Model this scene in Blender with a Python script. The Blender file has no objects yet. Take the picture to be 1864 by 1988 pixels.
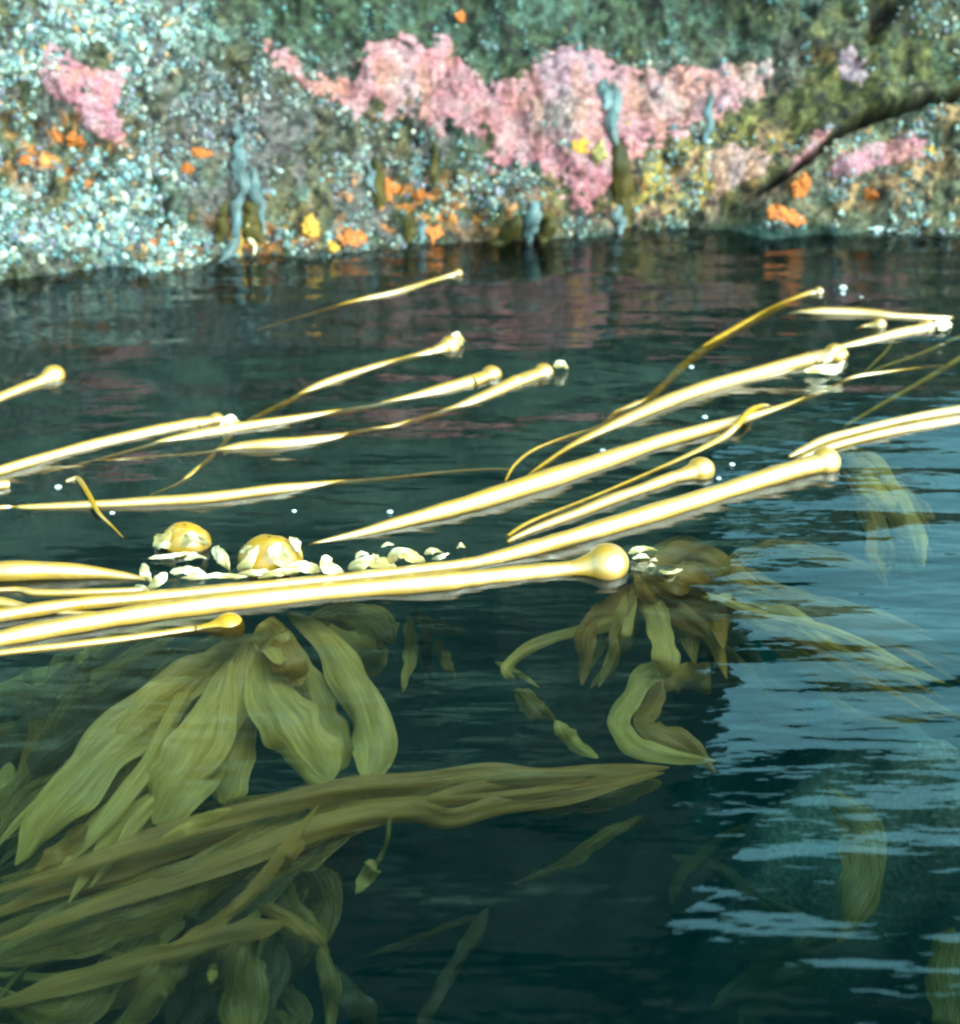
import bpy, math, random
import numpy as np
from mathutils import Vector
random.seed(7); RNG = np.random.default_rng(7)
scene = bpy.context.scene
COL = scene.collection

# ------------------------------------------------------------------ camera
H_CAM, PITCH, FPX = 1.5, math.radians(27.2), 2956.0      # 1864 x 1988 working grid
W0, H0 = 1864.0, 1988.0
cd = bpy.data.cameras.new("camera"); cam = bpy.data.objects.new("camera", cd); COL.objects.link(cam)
cam.location = (0, 0, H_CAM); cam.rotation_euler = (math.pi/2 - PITCH, 0, 0)
cd.sensor_fit = 'HORIZONTAL'; cd.sensor_width = 36.0; cd.lens = 36.0*FPX/W0
cd.clip_start = 0.05; cd.clip_end = 500
cd.dof.use_dof = True; cd.dof.focus_distance = 3.0; cd.dof.aperture_fstop = 2.6
scene.camera = cam

# ------------------------------------------------------------------ light
SUN_EL, SUN_AZ = math.radians(36), math.radians(135)      # azimuth clockwise from +Y (behind the camera)
world = bpy.data.worlds.new("World"); scene.world = world; world.use_nodes = True
wn = world.node_tree; wn.nodes.clear()
wo = wn.nodes.new('ShaderNodeOutputWorld'); bg = wn.nodes.new('ShaderNodeBackground')
sky = wn.nodes.new('ShaderNodeTexSky'); sky.sky_type = 'NISHITA'; sky.sun_disc = False
sky.sun_elevation = SUN_EL; sky.sun_rotation = SUN_AZ
sky.air_density = 1.0; sky.dust_density = 4.0; sky.ozone_density = 1.5
hs = wn.nodes.new('ShaderNodeHueSaturation'); hs.inputs['Saturation'].default_value = 0.85; hs.inputs['Hue'].default_value = 0.465
wn.links.new(sky.outputs[0], hs.inputs['Color']); tn = wn.nodes.new('ShaderNodeMix'); tn.data_type = 'RGBA'; tn.blend_type = 'MULTIPLY'; tn.inputs[0].default_value = 1.0; tn.inputs[7].default_value = (0.60, 1.03, 0.96, 1)
wn.links.new(hs.outputs[0], tn.inputs[6]); wn.links.new(tn.outputs[2], bg.inputs[0])
bg.inputs[1].default_value = 0.15
wn.links.new(bg.outputs[0], wo.inputs[0])
ld = bpy.data.lights.new("sun", 'SUN'); ld.energy = 1.5; ld.angle = math.radians(90); ld.color = (1.0, 0.92, 0.85)
sun = bpy.data.objects.new("sun", ld); COL.objects.link(sun)
sd_ = Vector((math.sin(SUN_AZ)*math.cos(SUN_EL), math.cos(SUN_AZ)*math.cos(SUN_EL), math.sin(SUN_EL)))
sun.rotation_euler = sd_.to_track_quat('Z', 'Y').to_euler(); sun.location = sd_*20
vs = scene.view_settings
vs.view_transform = 'Standard'; vs.look = 'None'; vs.gamma = 1.0; vs.use_curve_mapping = False
vs.exposure = 2.65
scene.cycles.use_denoising = True
scene.cycles.max_bounces = 8; scene.cycles.transparent_max_bounces = 16
scene.cycles.caustics_reflective = False; scene.cycles.caustics_refractive = False
scene.cycles.filter_width = 2.4

# ------------------------------------------------------------------ small maths
CP, SP = math.cos(PITCH), math.sin(PITCH)
def ray(x, y):
    a = (np.asarray(x, float)-W0/2)/FPX; b = (H0/2-np.asarray(y, float))/FPX
    return np.stack([a, CP+b*SP, -SP+b*CP], -1)
def P(x, y, z=0.0):
    d = ray(x, y); t = (z-H_CAM)/d[..., 2]
    return np.stack([d[..., 0]*t, d[..., 1]*t, d[..., 2]*t+H_CAM], -1)
def proj(p):
    p = np.asarray(p, float); q = p-np.array([0, 0, H_CAM])
    f = q[..., 1]*CP-q[..., 2]*SP; u = q[..., 1]*SP+q[..., 2]*CP
    return np.stack([W0/2+FPX*q[..., 0]/f, H0/2-FPX*u/f], -1)
def mpp(p):                       # metres per working-grid pixel at a place
    return float(np.linalg.norm(np.asarray(p)-np.array([0, 0, H_CAM])))/FPX
def sstep(a, b, x):
    t = np.clip((x-a)/(b-a), 0, 1); return t*t*(3-2*t)
def hsh(i, j, k, s):
    n = (i*73856093) ^ (j*19349663) ^ (k*83492791) ^ (s*2654435)
    n = (n ^ (n >> 13)) & 0x7fffffff
    n = (n*((n*n*15731+789221) & 0x7fffffff)+1376312589) & 0x7fffffff
    return n/1073741824.0-1.0
def vnoise(p, s=0):
    f = np.floor(p).astype(np.int64); t = p-f; t = t*t*t*(t*(t*6-15)+10)
    r = 0
    for a in (0, 1):
        for b in (0, 1):
            for c in (0, 1):
                w = (t[:, 0] if a else 1-t[:, 0])*(t[:, 1] if b else 1-t[:, 1])*(t[:, 2] if c else 1-t[:, 2])
                r = r+w*hsh(f[:, 0]+a, f[:, 1]+b, f[:, 2]+c, s)
    return r
def fbm(p, sc, octv=4, s=0, gain=0.5):
    r = 0; a = 1.0; q = np.asarray(p, float)*sc
    for o in range(octv):
        r = r+a*vnoise(q+17.3*o, s+o); a *= gain; q = q*2.03
    return r
def catmull(pts, n):
    pts = np.asarray(pts, float); m = len(pts)
    if m == 2:
        t = np.linspace(0, 1, n)[:, None]; return pts[0]*(1-t)+pts[1]*t
    ext = np.vstack([2*pts[0]-pts[1], pts, 2*pts[-1]-pts[-2]])
    u = np.linspace(0, m-1-1e-9, n); i = u.astype(int); t = (u-i)[:, None]
    p0, p1, p2, p3 = ext[i], ext[i+1], ext[i+2], ext[i+3]
    return 0.5*(2*p1+(p2-p0)*t+(2*p0-5*p1+4*p2-p3)*t**2+(3*p1-p0-3*p2+p3)*t**3)
def nrm(v): return v/np.maximum(np.linalg.norm(v, axis=-1, keepdims=True), 1e-9)

# ------------------------------------------------------------------ object helpers
def mesh_obj(name, verts, faces, mat, parent=None, smooth=True, attrs=None):
    me = bpy.data.meshes.new(name)
    verts = np.asarray(verts, np.float32)
    if isinstance(faces, np.ndarray):
        k = faces.shape[1]; nf = len(faces)
        me.vertices.add(len(verts)); me.vertices.foreach_set('co', verts.ravel())
        me.loops.add(nf*k); me.loops.foreach_set('vertex_index', faces.astype(np.int32).ravel())
        me.polygons.add(nf); me.polygons.foreach_set('loop_start', np.arange(0, nf*k, k, dtype=np.int32))
        me.update(calc_edges=True)
    else:
        me.from_pydata(verts.tolist(), [], faces)
    if attrs:
        for k, c in attrs.items():
            a = me.color_attributes.new(k, 'FLOAT_COLOR', 'POINT')
            c = np.asarray(c, np.float32)
            if c.shape[1] == 3: c = np.hstack([c, np.ones((len(c), 1), np.float32)])
            a.data.foreach_set('color', c.ravel())
    me.validate(); me.update()
    if smooth: me.polygons.foreach_set('use_smooth', np.ones(len(me.polygons), bool))
    me.materials.append(mat)
    o = bpy.data.objects.new(name, me); COL.objects.link(o)
    if parent is not None:
        o.parent = parent
        me.vertices.foreach_set('co', (verts-np.array(parent.location, np.float32)).ravel()); me.update()
    return o
def tag(o, label=None, cat=None, group=None, kind=None):
    for k, v in (('label', label), ('category', cat), ('group', group), ('kind', kind)):
        if v: o[k] = v
    return o
def thing(name, label, cat, loc, group=None):
    o = bpy.data.objects.new(name, None); COL.objects.link(o); o.location = [float(c) for c in loc]
    o.empty_display_size = 0.05
    bpy.context.view_layer.update()
    return tag(o, label, cat, group)
def grid_faces(nu, nv, closed=False):
    i = np.arange(nu-1)[:, None]; j = np.arange(nv if closed else nv-1)[None, :]
    j2 = (j+1) % nv
    a = i*nv+j; b = i*nv+j2; c = (i+1)*nv+j2; d = (i+1)*nv+j
    return np.stack([a, b, c, d], -1).reshape(-1, 4)

# ------------------------------------------------------------------ materials
def newmat(name):
    m = bpy.data.materials.new(name); m.use_nodes = True; nt = m.node_tree
    return m, nt, nt.nodes['Principled BSDF'], nt.nodes['Material Output']
def node(nt, t, **kw):
    n = nt.nodes.new(t)
    for k, v in kw.items():
        if k in n.inputs: n.inputs[k].default_value = v
        else: setattr(n, k, v)
    return n
def mixcol(nt, fac, a, b, blend='MIX'):
    n = nt.nodes.new('ShaderNodeMix'); n.data_type = 'RGBA'; n.blend_type = blend
    for s, v in ((n.inputs[0], fac), (n.inputs[6], a), (n.inputs[7], b)):
        if isinstance(v, (int, float)): s.default_value = v
        elif isinstance(v, tuple): s.default_value = v if len(v) == 4 else v+(1,)
        else: nt.links.new(v, s)
    return n.outputs[2]
def ramp(nt, fac, *stops):
    n = nt.nodes.new('ShaderNodeValToRGB'); cr = n.color_ramp
    while len(cr.elements) < len(stops): cr.elements.new(0.5)
    for e, (p, c) in zip(cr.elements, stops):
        e.position = p; e.color = c if len(c) == 4 else c+(1,)
    nt.links.new(fac, n.inputs[0]); return n.outputs[0]
def noise(nt, sc, det=4, vec=None, rough=0.55):
    n = node(nt, 'ShaderNodeTexNoise', Scale=sc, Detail=det, Roughness=rough)
    if vec is not None: nt.links.new(vec, n.inputs['Vector'])
    return n.outputs[0]
def bump(nt, h, strength, dist, normal=None):
    n = node(nt, 'ShaderNodeBump', Strength=strength, Distance=dist); nt.links.new(h, n.inputs['Height'])
    if normal is not None: nt.links.new(normal, n.inputs['Normal'])
    return n.outputs[0]
def coords(nt, scale=(1, 1, 1)):
    g = nt.nodes.new('ShaderNodeTexCoord'); m = node(nt, 'ShaderNodeMapping'); m.inputs['Scale'].default_value = scale
    nt.links.new(g.outputs['Object'], m.inputs[0]); return m.outputs[0]

def attr_rock(name, rough=0.8, speck=0.6, spec=0.15):
    m, nt, b, out = newmat(name)
    a = node(nt, 'ShaderNodeVertexColor', layer_name='col')
    v = coords(nt)
    n1 = noise(nt, 90, 5, v); n2 = noise(nt, 28, 4, v)
    c = mixcol(nt, speck, a.outputs[0], ramp(nt, n1, (0.3, (0.25,)*3), (0.5, (0.9,)*3), (0.7, (2.0,)*3)), 'MULTIPLY')
    c = mixcol(nt, 0.35, c, ramp(nt, n2, (0.35, (0.6, 0.62, 0.6)), (0.65, (1.35, 1.3, 1.3))), 'MULTIPLY')
    nt.links.new(c, b.inputs['Base Color'])
    b.inputs['Roughness'].default_value = rough; b.inputs['Specular IOR Level'].default_value = spec
    nt.links.new(bump(nt, n1, 0.6, 0.006), b.inputs['Normal'])
    return m
M = {}
M['rock'] = attr_rock('rock')
M['barnacle'] = attr_rock('barnacle', 0.6, 0.25, 0.2)
M['crust'] = attr_rock('coralline', 0.7, 0.6, 0.2)
M['sponge'] = attr_rock('sponge', 0.7, 0.5, 0.2)

def kelp_mat(name, c1, c2, rough, spec=0.25, coat=1.0):
    m, nt, b, out = newmat(name)
    v = coords(nt)
    n1 = noise(nt, 14, 4, v); n2 = noise(nt, 120, 3, v)
    c = mixcol(nt, ramp(nt, n1, (0.35, (0, 0, 0)), (0.65, (1, 1, 1))), c1, c2)
    n3 = noise(nt, 45, 5, v, 0.65); c = mixcol(nt, 0.7, c, ramp(nt, n3, (0.33, (0.55, 0.5, 0.5)), (0.5, (1, 1, 1)), (0.75, (1.15, 1.2, 1.4))), 'MULTIPLY')
    nt.links.new(ramp(nt, n3, (0.3, (rough*1.5,)*3), (0.7, (rough*0.8,)*3)), b.inputs['Coat Roughness'])
    nt.links.new(c, b.inputs['Base Color'])
    b.inputs['Roughness'].default_value = rough
    b.inputs['Specular IOR Level'].default_value = spec
    fa = node(nt, 'ShaderNodeVertexColor', layer_name='film'); fm = node(nt, 'ShaderNodeMath', operation='MULTIPLY'); fm.inputs[1].default_value = coat
    nt.links.new(fa.outputs[0], fm.inputs[0]); nt.links.new(fm.outputs[0], b.inputs['Coat Weight']); b.inputs['Coat IOR'].default_value = 2.2; b.inputs['IOR'].default_value = 1.6
    nt.links.new(bump(nt, n2, 0.25, 0.002), b.inputs['Normal'])
    return m
M['stipe'] = kelp_mat('kelp_stipe', (0.26, 0.140, 0.002), (0.21, 0.113, 0.002), 0.32)
M['bulb'] = kelp_mat('kelp_bulb', (0.27, 0.142, 0.002), (0.22, 0.116, 0.002), 0.32)
M['thin'] = kelp_mat('thin_stipe', (0.30, 0.22, 0.03), (0.22, 0.18, 0.03), 0.45, spec=0.5, coat=0.2)

def blade_mat(name, c1, c2, rough=0.45, trans=0.4, coat=0, see=0.28, spec=0.5):
    m, nt, b, out = newmat(name)
    v = coords(nt); n1 = noise(nt, 9, 5, v)
    st = node(nt, 'ShaderNodeVertexColor', layer_name='along'); n2 = noise(nt, 3.0, 4, st.outputs[0])
    c = mixcol(nt, ramp(nt, n1, (0.35, (0, 0, 0)), (0.65, (1, 1, 1))), c1, c2)
    c = mixcol(nt, 0.4, c, ramp(nt, n2, (0.35, (0.65,)*3), (0.65, (1.25,)*3)), 'MULTIPLY')
    nt.links.new(c, b.inputs['Base Color']); b.inputs['Roughness'].default_value = rough; b.inputs['Specular IOR Level'].default_value = spec
    t = nt.nodes.new('ShaderNodeBsdfTranslucent'); nt.links.new(c, t.inputs[0])
    mx = nt.nodes.new('ShaderNodeMixShader'); mx.inputs[0].default_value = trans
    nt.links.new(b.outputs[0], mx.inputs[1]); nt.links.new(t.outputs[0], mx.inputs[2]); tp = nt.nodes.new('ShaderNodeBsdfTransparent'); m2 = nt.nodes.new('ShaderNodeMixShader')
    nt.links.new(ramp(nt, n2, (0.3, (see*1.6,)*3), (0.7, (see*0.5,)*3)), m2.inputs[0]); nt.links.new(mx.outputs[0], m2.inputs[1]); nt.links.new(tp.outputs[0], m2.inputs[2]); nt.links.new(m2.outputs[0], out.inputs[0])
    nt.links.new(bump(nt, n2, 0.5, 0.006), b.inputs['Normal'])
    if coat: b.inputs['Coat Weight'].default_value = 1.0; b.inputs['Coat IOR'].default_value = coat; b.inputs['Coat Roughness'].default_value = 0.25
    return m
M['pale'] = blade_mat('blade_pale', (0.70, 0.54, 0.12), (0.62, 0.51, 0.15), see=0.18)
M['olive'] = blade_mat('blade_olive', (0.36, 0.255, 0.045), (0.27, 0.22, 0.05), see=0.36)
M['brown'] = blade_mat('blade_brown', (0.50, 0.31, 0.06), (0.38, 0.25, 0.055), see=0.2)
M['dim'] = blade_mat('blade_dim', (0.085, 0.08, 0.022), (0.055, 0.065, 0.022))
M['wet'] = blade_mat('blade_wet', (0.40, 0.30, 0.07), (0.48, 0.42, 0.22), 0.4, 0.2, 2.4, 0.0)
M['wrack'] = blade_mat('wet_wrack', (0.045, 0.032, 0.005), (0.018, 0.018, 0.005), 0.6, 0.1, 0, 0.0, 0.15)
M['greywrack'] = blade_mat('grey_wrack', (0.075, 0.125, 0.14), (0.03, 0.045, 0.045), 0.45, 0.1, 0, 0.0, 0.3)
def plain(name, c, r):
    m, nt, b, out = newmat(name); v = coords(nt)
    nt.links.new(mixcol(nt, 0.5, c, ramp(nt, noise(nt, 60, 3, v), (0.3, (0.6,)*3), (0.7, (1.3,)*3)), 'MULTIPLY'), b.inputs['Base Color'])
    b.inputs['Roughness'].default_value = r; return m
M['foam'] = plain('foam', (0.32, 0.40, 0.42), 0.4)

# ------------------------------------------------------------------ water and seabed
def water_mat():
    m, nt, b, out = newmat('sea_water'); nt.nodes.remove(b)
    v = coords(nt, (0.5, 1.6, 1)); v2 = coords(nt, (1, 3.6, 1))
    n1 = noise(nt, 4.0, 3, v, 0.5); n2 = noise(nt, 5.5, 3, v2, 0.5); n3 = noise(nt, 1.5, 2, v, 0.5)
    nb = bump(nt, n3, 1.0, 0.040); nb = bump(nt, n1, 1.0, 0.011, nb); nb = bump(nt, n2, 1.0, 0.0026, nb)
    fr = node(nt, 'ShaderNodeFresnel', IOR=1.7); nt.links.new(nb, fr.inputs['Normal'])
    g = node(nt, 'ShaderNodeBsdfGlossy', Roughness=0.02); nt.links.new(nb, g.inputs['Normal'])
    t = nt.nodes.new('ShaderNodeBsdfTransparent'); t.inputs[0].default_value = (0.96, 1, 0.98, 1)
    mx = nt.nodes.new('ShaderNodeMixShader')
    nt.links.new(fr.outputs[0], mx.inputs[0]); nt.links.new(t.outputs[0], mx.inputs[1]); nt.links.new(g.outputs[0], mx.inputs[2])
    nt.links.new(mx.outputs[0], out.inputs['Surface'])
    va = node(nt, 'ShaderNodeVolumeAbsorption', Density=1.2); va.inputs[0].default_value = (0.36, 0.72, 0.68, 1)
    vsn = node(nt, 'ShaderNodeVolumeScatter', Density=0.13, Anisotropy=0.3); vsn.inputs[0].default_value = (0.02, 0.75, 0.85, 1)
    ad = nt.nodes.new('ShaderNodeAddShader'); nt.links.new(va.outputs[0], ad.inputs[0]); nt.links.new(vsn.outputs[0], ad.inputs[1])
    nt.links.new(ad.outputs[0], out.inputs['Volume'])
    return m
def water():
    nx, ny = 180, 220
    xs = np.linspace(-1, 1, nx); xs = 3.0*xs+27*xs**7
    ys = np.linspace(0, 1, ny); ys = 0.5+6.5*ys+np.where(ys > 0.9, (ys-0.9)*60, 0)-np.where(ys < 0.08, (0.08-ys)*100, 0)
    X, Y = np.meshgrid(xs, ys, indexing='ij')
    p = np.stack([X.ravel()*0.7, Y.ravel()*1.2, np.zeros(X.size)], -1)
    Z = 0.006*fbm(p, 1.6, 3, 5)*np.clip(1.5-np.abs(X.ravel())/4, 0, 1)
    top = np.stack([X.ravel(), Y.ravel(), Z], -1)
    f = grid_faces(nx, ny)[:, ::-1]
    ring = [i*ny for i in range(nx)]+[(nx-1)*ny+j for j in range(1, ny)]+[i*ny+ny-1 for i in range(nx-2, -1, -1)]+[j for j in range(ny-2, 0, -1)]
    low = top[ring].copy(); low[:, 2] = -6.0
    n0 = len(top); L = len(ring)
    faces = [tuple(int(c) for c in q[::-1]) for q in f[:, ::-1]]
    side = [(ring[k], ring[(k+1) % L], n0+(k+1) % L, n0+k) for k in range(L)]
    faces = [q[::-1] for q in faces]+[s[::-1] for s in side]+[tuple(n0+k for k in range(L))[::-1]]
    o = mesh_obj('water', np.vstack([top, low]), faces, water_mat())
    # consistent outward normals
    import bmesh
    bm = bmesh.new(); bm.from_mesh(o.data); bmesh.ops.recalc_face_normals(bm, faces=bm.faces)
    bm.to_mesh(o.data); bm.free()
    tag(o, kind='structure'); return o
water()


# ------------------------------------------------------------------ rock cliff
WL = P(*np.array([(-260, 560), (0, 538), (200, 515), (400, 497), (600, 488), (750, 470), (900, 464), (1000, 466), (1080, 452), (1200, 441),
                  (1400, 434), (1550, 437), (1700, 440), (1864, 447), (2150, 455)], float).T)
COT = 1/math.tan(math.radians(55))
def yw(x): return np.interp(x, WL[:, 0], WL[:, 1])
def nominal(x, z): return np.stack([x, yw(x)+z*COT, z], -1)

PINK = [
 (('pink', 'large plain pink crust by itself on the left among white barnacles'), [(90,100),(120,93),(165,125),(200,145),(245,140),(240,200),(248,295),(235,298),(200,281),(165,256),(145,221),(100,200),(88,165)], (0.68,0.25,0.33), 7),
 (('band', 'widest pink and salmon crust, a ragged band across the middle of the rock'), [(490,80),(530,75),(560,100),(580,140),(620,150),(690,115),(715,75),(800,55),(870,60),(905,110),(960,135),(1010,135),(1074,80),(1110,75),(1180,88),(1240,115),(1280,140),(1345,110),(1405,105),(1496,100),(1526,165),(1450,186),(1420,220),(1345,250),(1280,290),(1235,318),(1200,350),(1188,385),(1160,425),(1110,418),(1092,370),(1004,310),(950,320),(940,262),(823,240),(803,205),(753,222),(667,206),(602,165),(572,140),(532,115)], (0.68,0.24,0.29), 14),
 (('knob', 'pale salmon crust on a low swelling just above the waterline, left of the dark crack'), [(1370,311),(1410,296),(1471,301),(1486,341),(1471,371),(1411,391),(1370,416),(1380,376),(1365,341)], (0.78,0.46,0.34), 4),
 (('strip', 'narrow deep pink crust running along the upper lip of the dark crack'), [(1571,253),(1606,271),(1581,311),(1531,351),(1506,371),(1521,341),(1561,301)], (0.62,0.24,0.28), 4),
 (('slab', 'long slanting pink crust on the slab below the dark crack'), [(1586,350),(1671,301),(1742,280),(1792,290),(1782,321),(1712,340),(1651,366),(1596,368)], (0.62,0.24,0.32), 4),
 (('lilac', 'small lilac crust above the olive rock at the right'), [(1616,105),(1656,80),(1680,140),(1671,172),(1631,150)], (0.56,0.40,0.50), 7),
]
CRACK = np.array([(1990,160),(1864,196),(1782,214),(1681,235),(1631,268),(1586,303),(1556,333),(1521,363),(1430,420),(1350,445)], float)
def poly_sd(q, poly):
    poly = np.array(poly, float); n = len(poly); d = np.full(len(q), 1e9); ins = np.zeros(len(q), bool)
    for i in range(n):
        a, b = poly[i], poly[(i+1) % n]; e = b-a; w = q-a
        t = np.clip((w@e)/(e@e), 0, 1); d = np.minimum(d, np.linalg.norm(w-t[:, None]*e, axis=1))
        c = (a[1] > q[:, 1]) != (b[1] > q[:, 1])
        with np.errstate(divide='ignore', invalid='ignore'):
            xx = (b[0]-a[0])*(q[:, 1]-a[1])/(b[1]-a[1])+a[0]
        ins ^= c & (q[:, 0] < xx)
    return np.where(ins, d, -d)
def line_d(q, pts):
    d = np.full(len(q), 1e9)
    for a, b in zip(pts[:-1], pts[1:]):
        e = b-a; w = q-a; t = np.clip((w@e)/(e@e), 0, 1); d = np.minimum(d, np.linalg.norm(w-t[:, None]*e, axis=1))
    return d
def blob(q, cx, cy, rx, ry): return np.exp(-(((q[:, 0]-cx)/rx)**2+((q[:, 1]-cy)/ry)**2))
def over(c, m, col): return c*(1-m[:, None])+np.array(col)*m[:, None]

def seabed():
    nx = ny = 179
    X, Y = np.meshgrid(np.concatenate([np.linspace(-10, -1.5, 20)[:-1], np.linspace(-1.5, 2.5, 141)[:-1], np.linspace(2.5, 12, 20)]), np.concatenate([np.linspace(-8, 1, 20)[:-1], np.linspace(1, 5.5, 141)[:-1], np.linspace(5.5, 10, 20)]), indexing='ij')
    p = np.stack([X.ravel(), Y.ravel(), 0*X.ravel()], -1)
    Z = -1.5+0.35*fbm(p, 0.8, 5, 31)-0.5*sstep(-0.2, -1.5, X.ravel())
    right = sstep(0.2, 1.0, X.ravel())
    Z = Z+right*0.35
    sheen_rise = P(*np.array([(1370,1190),(1500,1200),(1650,1180),(1864,1250),(2100,1350),(2200,1700),(1900,1800),(1720,1640),(1560,1560),(1400,1540),(1350,1440),(1370,1300)], float).T, -0.36)  # invented rise, stands in for the sky's sheen on the water
    sdv = poly_sd(p[:, :2], sheen_rise[:, :2])+0.10*fbm(p, 4, 4, 78); m = sstep(-0.5, 0.4, sdv)
    Z = Z*(1-m)+m*(-0.36+0.06*fbm(p, 4, 4, 79)); m = sstep(-0.15, 0.5, sdv)
    c = np.array([0.008, 0.022, 0.024])*(1+0.9*fbm(p, 3, 4, 77))[:, None]
    c = c*(1+3.5*right*sstep(0.0, 0.6, fbm(p, 2.2, 3, 90)))[:, None]
    c = over(c, m*sstep(-0.7, 0.4, fbm(p*np.array([1, 2.2, 1]), 7, 4, 81)), (0.20, 0.24, 0.20)); c = c*(1+0.35*fbm(p*np.array([1, 3, 1]), 4, 4, 80))[:, None]  # pale streaks put the sky sheen into the seabed colour
    mesh_obj('seabed', np.stack([X.ravel(), Y.ravel(), Z], -1), grid_faces(nx, ny), M['rock'], attrs={'col': np.clip(c, 0.01, 1)})['kind'] = 'structure'
seabed()

class Cliff: pass
CL = Cliff()
def cliff():
    xs = np.concatenate([np.linspace(-6, -2.0, 25)[:-1], np.linspace(-2.0, 2.15, 760), np.linspace(2.15, 9, 30)[1:]])
    zs = np.concatenate([np.linspace(-1.6, -0.1, 70)[:-1], np.linspace(-0.1, 0.86, 200)])
    up = np.linspace(0, 1, 90)[1:]
    nx = len(xs)
    X, Z = np.meshgrid(xs, zs, indexing='ij')
    base = nominal(X.ravel(), Z.ravel())
    q = proj(base); vis = (q[:, 0] > -250) & (q[:, 0] < 2150) & (q[:, 1] > -150) & (q[:, 1] < 700)
    nn = np.array([0, -math.sin(math.radians(55)), math.cos(math.radians(55))])
    d = 0.08*fbm(base, 2.2, 3, 1)+0.040*fbm(base, 6, 3, 2)+0.017*fbm(base, 22, 3, 3)
    below = np.zeros(len(base)); 
    yc = np.interp(q[:, 0], CRACK[::-1, 0], CRACK[::-1, 1])
    right = sstep(1330, 1500, q[:, 0])
    sidev = (q[:, 1]-yc)
    d += right*(0.09*sstep(-4, 14, sidev)*sstep(260, 40, sidev)+0.05*sstep(-90, -10, sidev)*(sidev < 6))
    cw = line_d(q, CRACK)
    d -= 0.24*np.exp(-(cw/(4+9*sstep(1450, 1864, q[:, 0])))**2)*sstep(1420, 1560, q[:, 0])
    d += 0.10*blob(q, 995, 415, 75, 75)+0.06*blob(q, 1425, 355, 55, 50)+0.05*blob(q, 180, 230, 90, 90)+0.08*blob(q, 60, 480, 200, 90)
    d -= 0.05*blob(q, 720, 40, 300, 60)
    dd = line_d(q, np.array([(1760, -20), (1720, 25), (1690, 70)], float)); d -= 0.12*np.exp(-(dd/14)**2)
    pos = base+d[:, None]*nn
    # --- colours of the living crusts and bare rock, plus painted crack shade
    n1 = fbm(base, 9, 4, 11); n2 = fbm(base, 30, 3, 12); n3 = fbm(base, 70, 2, 13)
    n4 = fbm(base*np.array([1.5, 1, 0.75]), 14, 3, 41); n5 = fbm(base*np.array([1.4, 1, 0.7]), 11, 3, 43); n6 = fbm(base, 20, 3, 45)
    c = np.tile(np.array([0.085, 0.095, 0.060]), (len(base), 1))
    c = over(c, 0.8*sstep(0.05, 0.4, n4), (0.11, 0.17, 0.16))
    c = over(c, 0.7*sstep(0.1, 0.45, n5), (0.17, 0.145, 0.17))
    c = over(c, 0.7*sstep(0.15, 0.5, -n5), (0.15, 0.12, 0.05))
    purple = blob(q, 470, 230, 220, 130); c = over(c, 0.6*np.clip(purple*1.4, 0, 1)*sstep(-0.6, 0.3, n2), (0.11, 0.085, 0.105))
    dark = np.clip(blob(q, 640, 30, 210, 80)*1.5+blob(q, 1250, 20, 330, 75)*1.2+blob(q, 960, 60, 130, 70), 0, 1)
    c = over(c, dark, (0.050, 0.075, 0.048)); c = over(c, dark*0.7*sstep(0.0, 0.4, n4), (0.075, 0.13, 0.12))
    pale = np.clip(blob(q, 120, 60, 330, 110)+blob(q, 60, 420, 200, 120)*0.6+blob(q, 270, 400, 80, 110)*0.9+blob(q, 120, 500, 330, 50)*0.9, 0, 1)
    c = over(c, 0.65*pale*sstep(-0.3, 0.3, n4), (0.26, 0.33, 0.31))
    rust = np.clip(blob(q, 120, 290, 120, 70)+blob(q, 760, 370, 110, 60)+blob(q, 650, 460, 120, 30)+blob(q, 300, 460, 120, 30)+blob(q, 1300, 370, 90, 40)+blob(q, 1650, 390, 160, 34)+blob(q, 1760, 330, 90, 30)+blob(q, 940, 420, 160, 40)*0.7+blob(q, 500, 470, 90, 25)+blob(q, 1680, 130, 120, 40)*0.6, 0, 1)
    c = over(c, rust*sstep(-0.02, 0.3, n6), (0.60, 0.20, 0.05))
    ol = np.clip(blob(q, 1600, 215, 110, 55)*1.6+blob(q, 1780, 110, 170, 90)*1.1+blob(q, 1470, 250, 80, 60), 0, 1)
    c = over(c, ol, (0.105, 0.105, 0.040)); c = over(c, 0.6*ol*blob(q, 1780, 90, 150, 80)*sstep(0, 0.4, n4), (0.08, 0.14, 0.12))
    yel = np.clip(blob(q, 1330, 320, 90, 60)+blob(q, 1500, 300, 70, 50)+blob(q, 1130, 300, 50, 40)+blob(q, 1270, 390, 110, 50), 0, 1)
    c = over(c, 0.8*yel*sstep(-0.5, 0.2, n2+n4), (0.46, 0.31, 0.09)); c = over(c, 0.7*yel*sstep(0.05, 0.4, n5), (0.62, 0.30, 0.22))
    slab = right*sstep(6, 30, sidev); c = over(c, slab*0.6, (0.13, 0.14, 0.10))
    c = over(c, 0.7*slab*sstep(0.0, 0.4, n1), (0.50, 0.28, 0.15))
    c = over(c, 0.9*np.exp(-(cw/15)**2)*right, (0.03, 0.026, 0.014)); c = over(c, 0.8*blob(q, 1740, 20, 60, 40), (0.02, 0.02, 0.012))  # shadow in the crack and the top-right hollow painted as dark colour
    wl = sstep(0.06, -0.02, base[:, 2]); c = over(c, 0.45*wl, (0.06, 0.06, 0.035))
    c = c*np.array([0.28, 0.29, 0.26])*np.clip(1+0.8*n3+0.7*n2, 0.15, 3)[:, None]
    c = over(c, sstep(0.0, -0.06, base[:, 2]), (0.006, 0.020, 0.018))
    # --- pink crust masks
    CL.masks = []
    pk = np.zeros(len(base))
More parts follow.
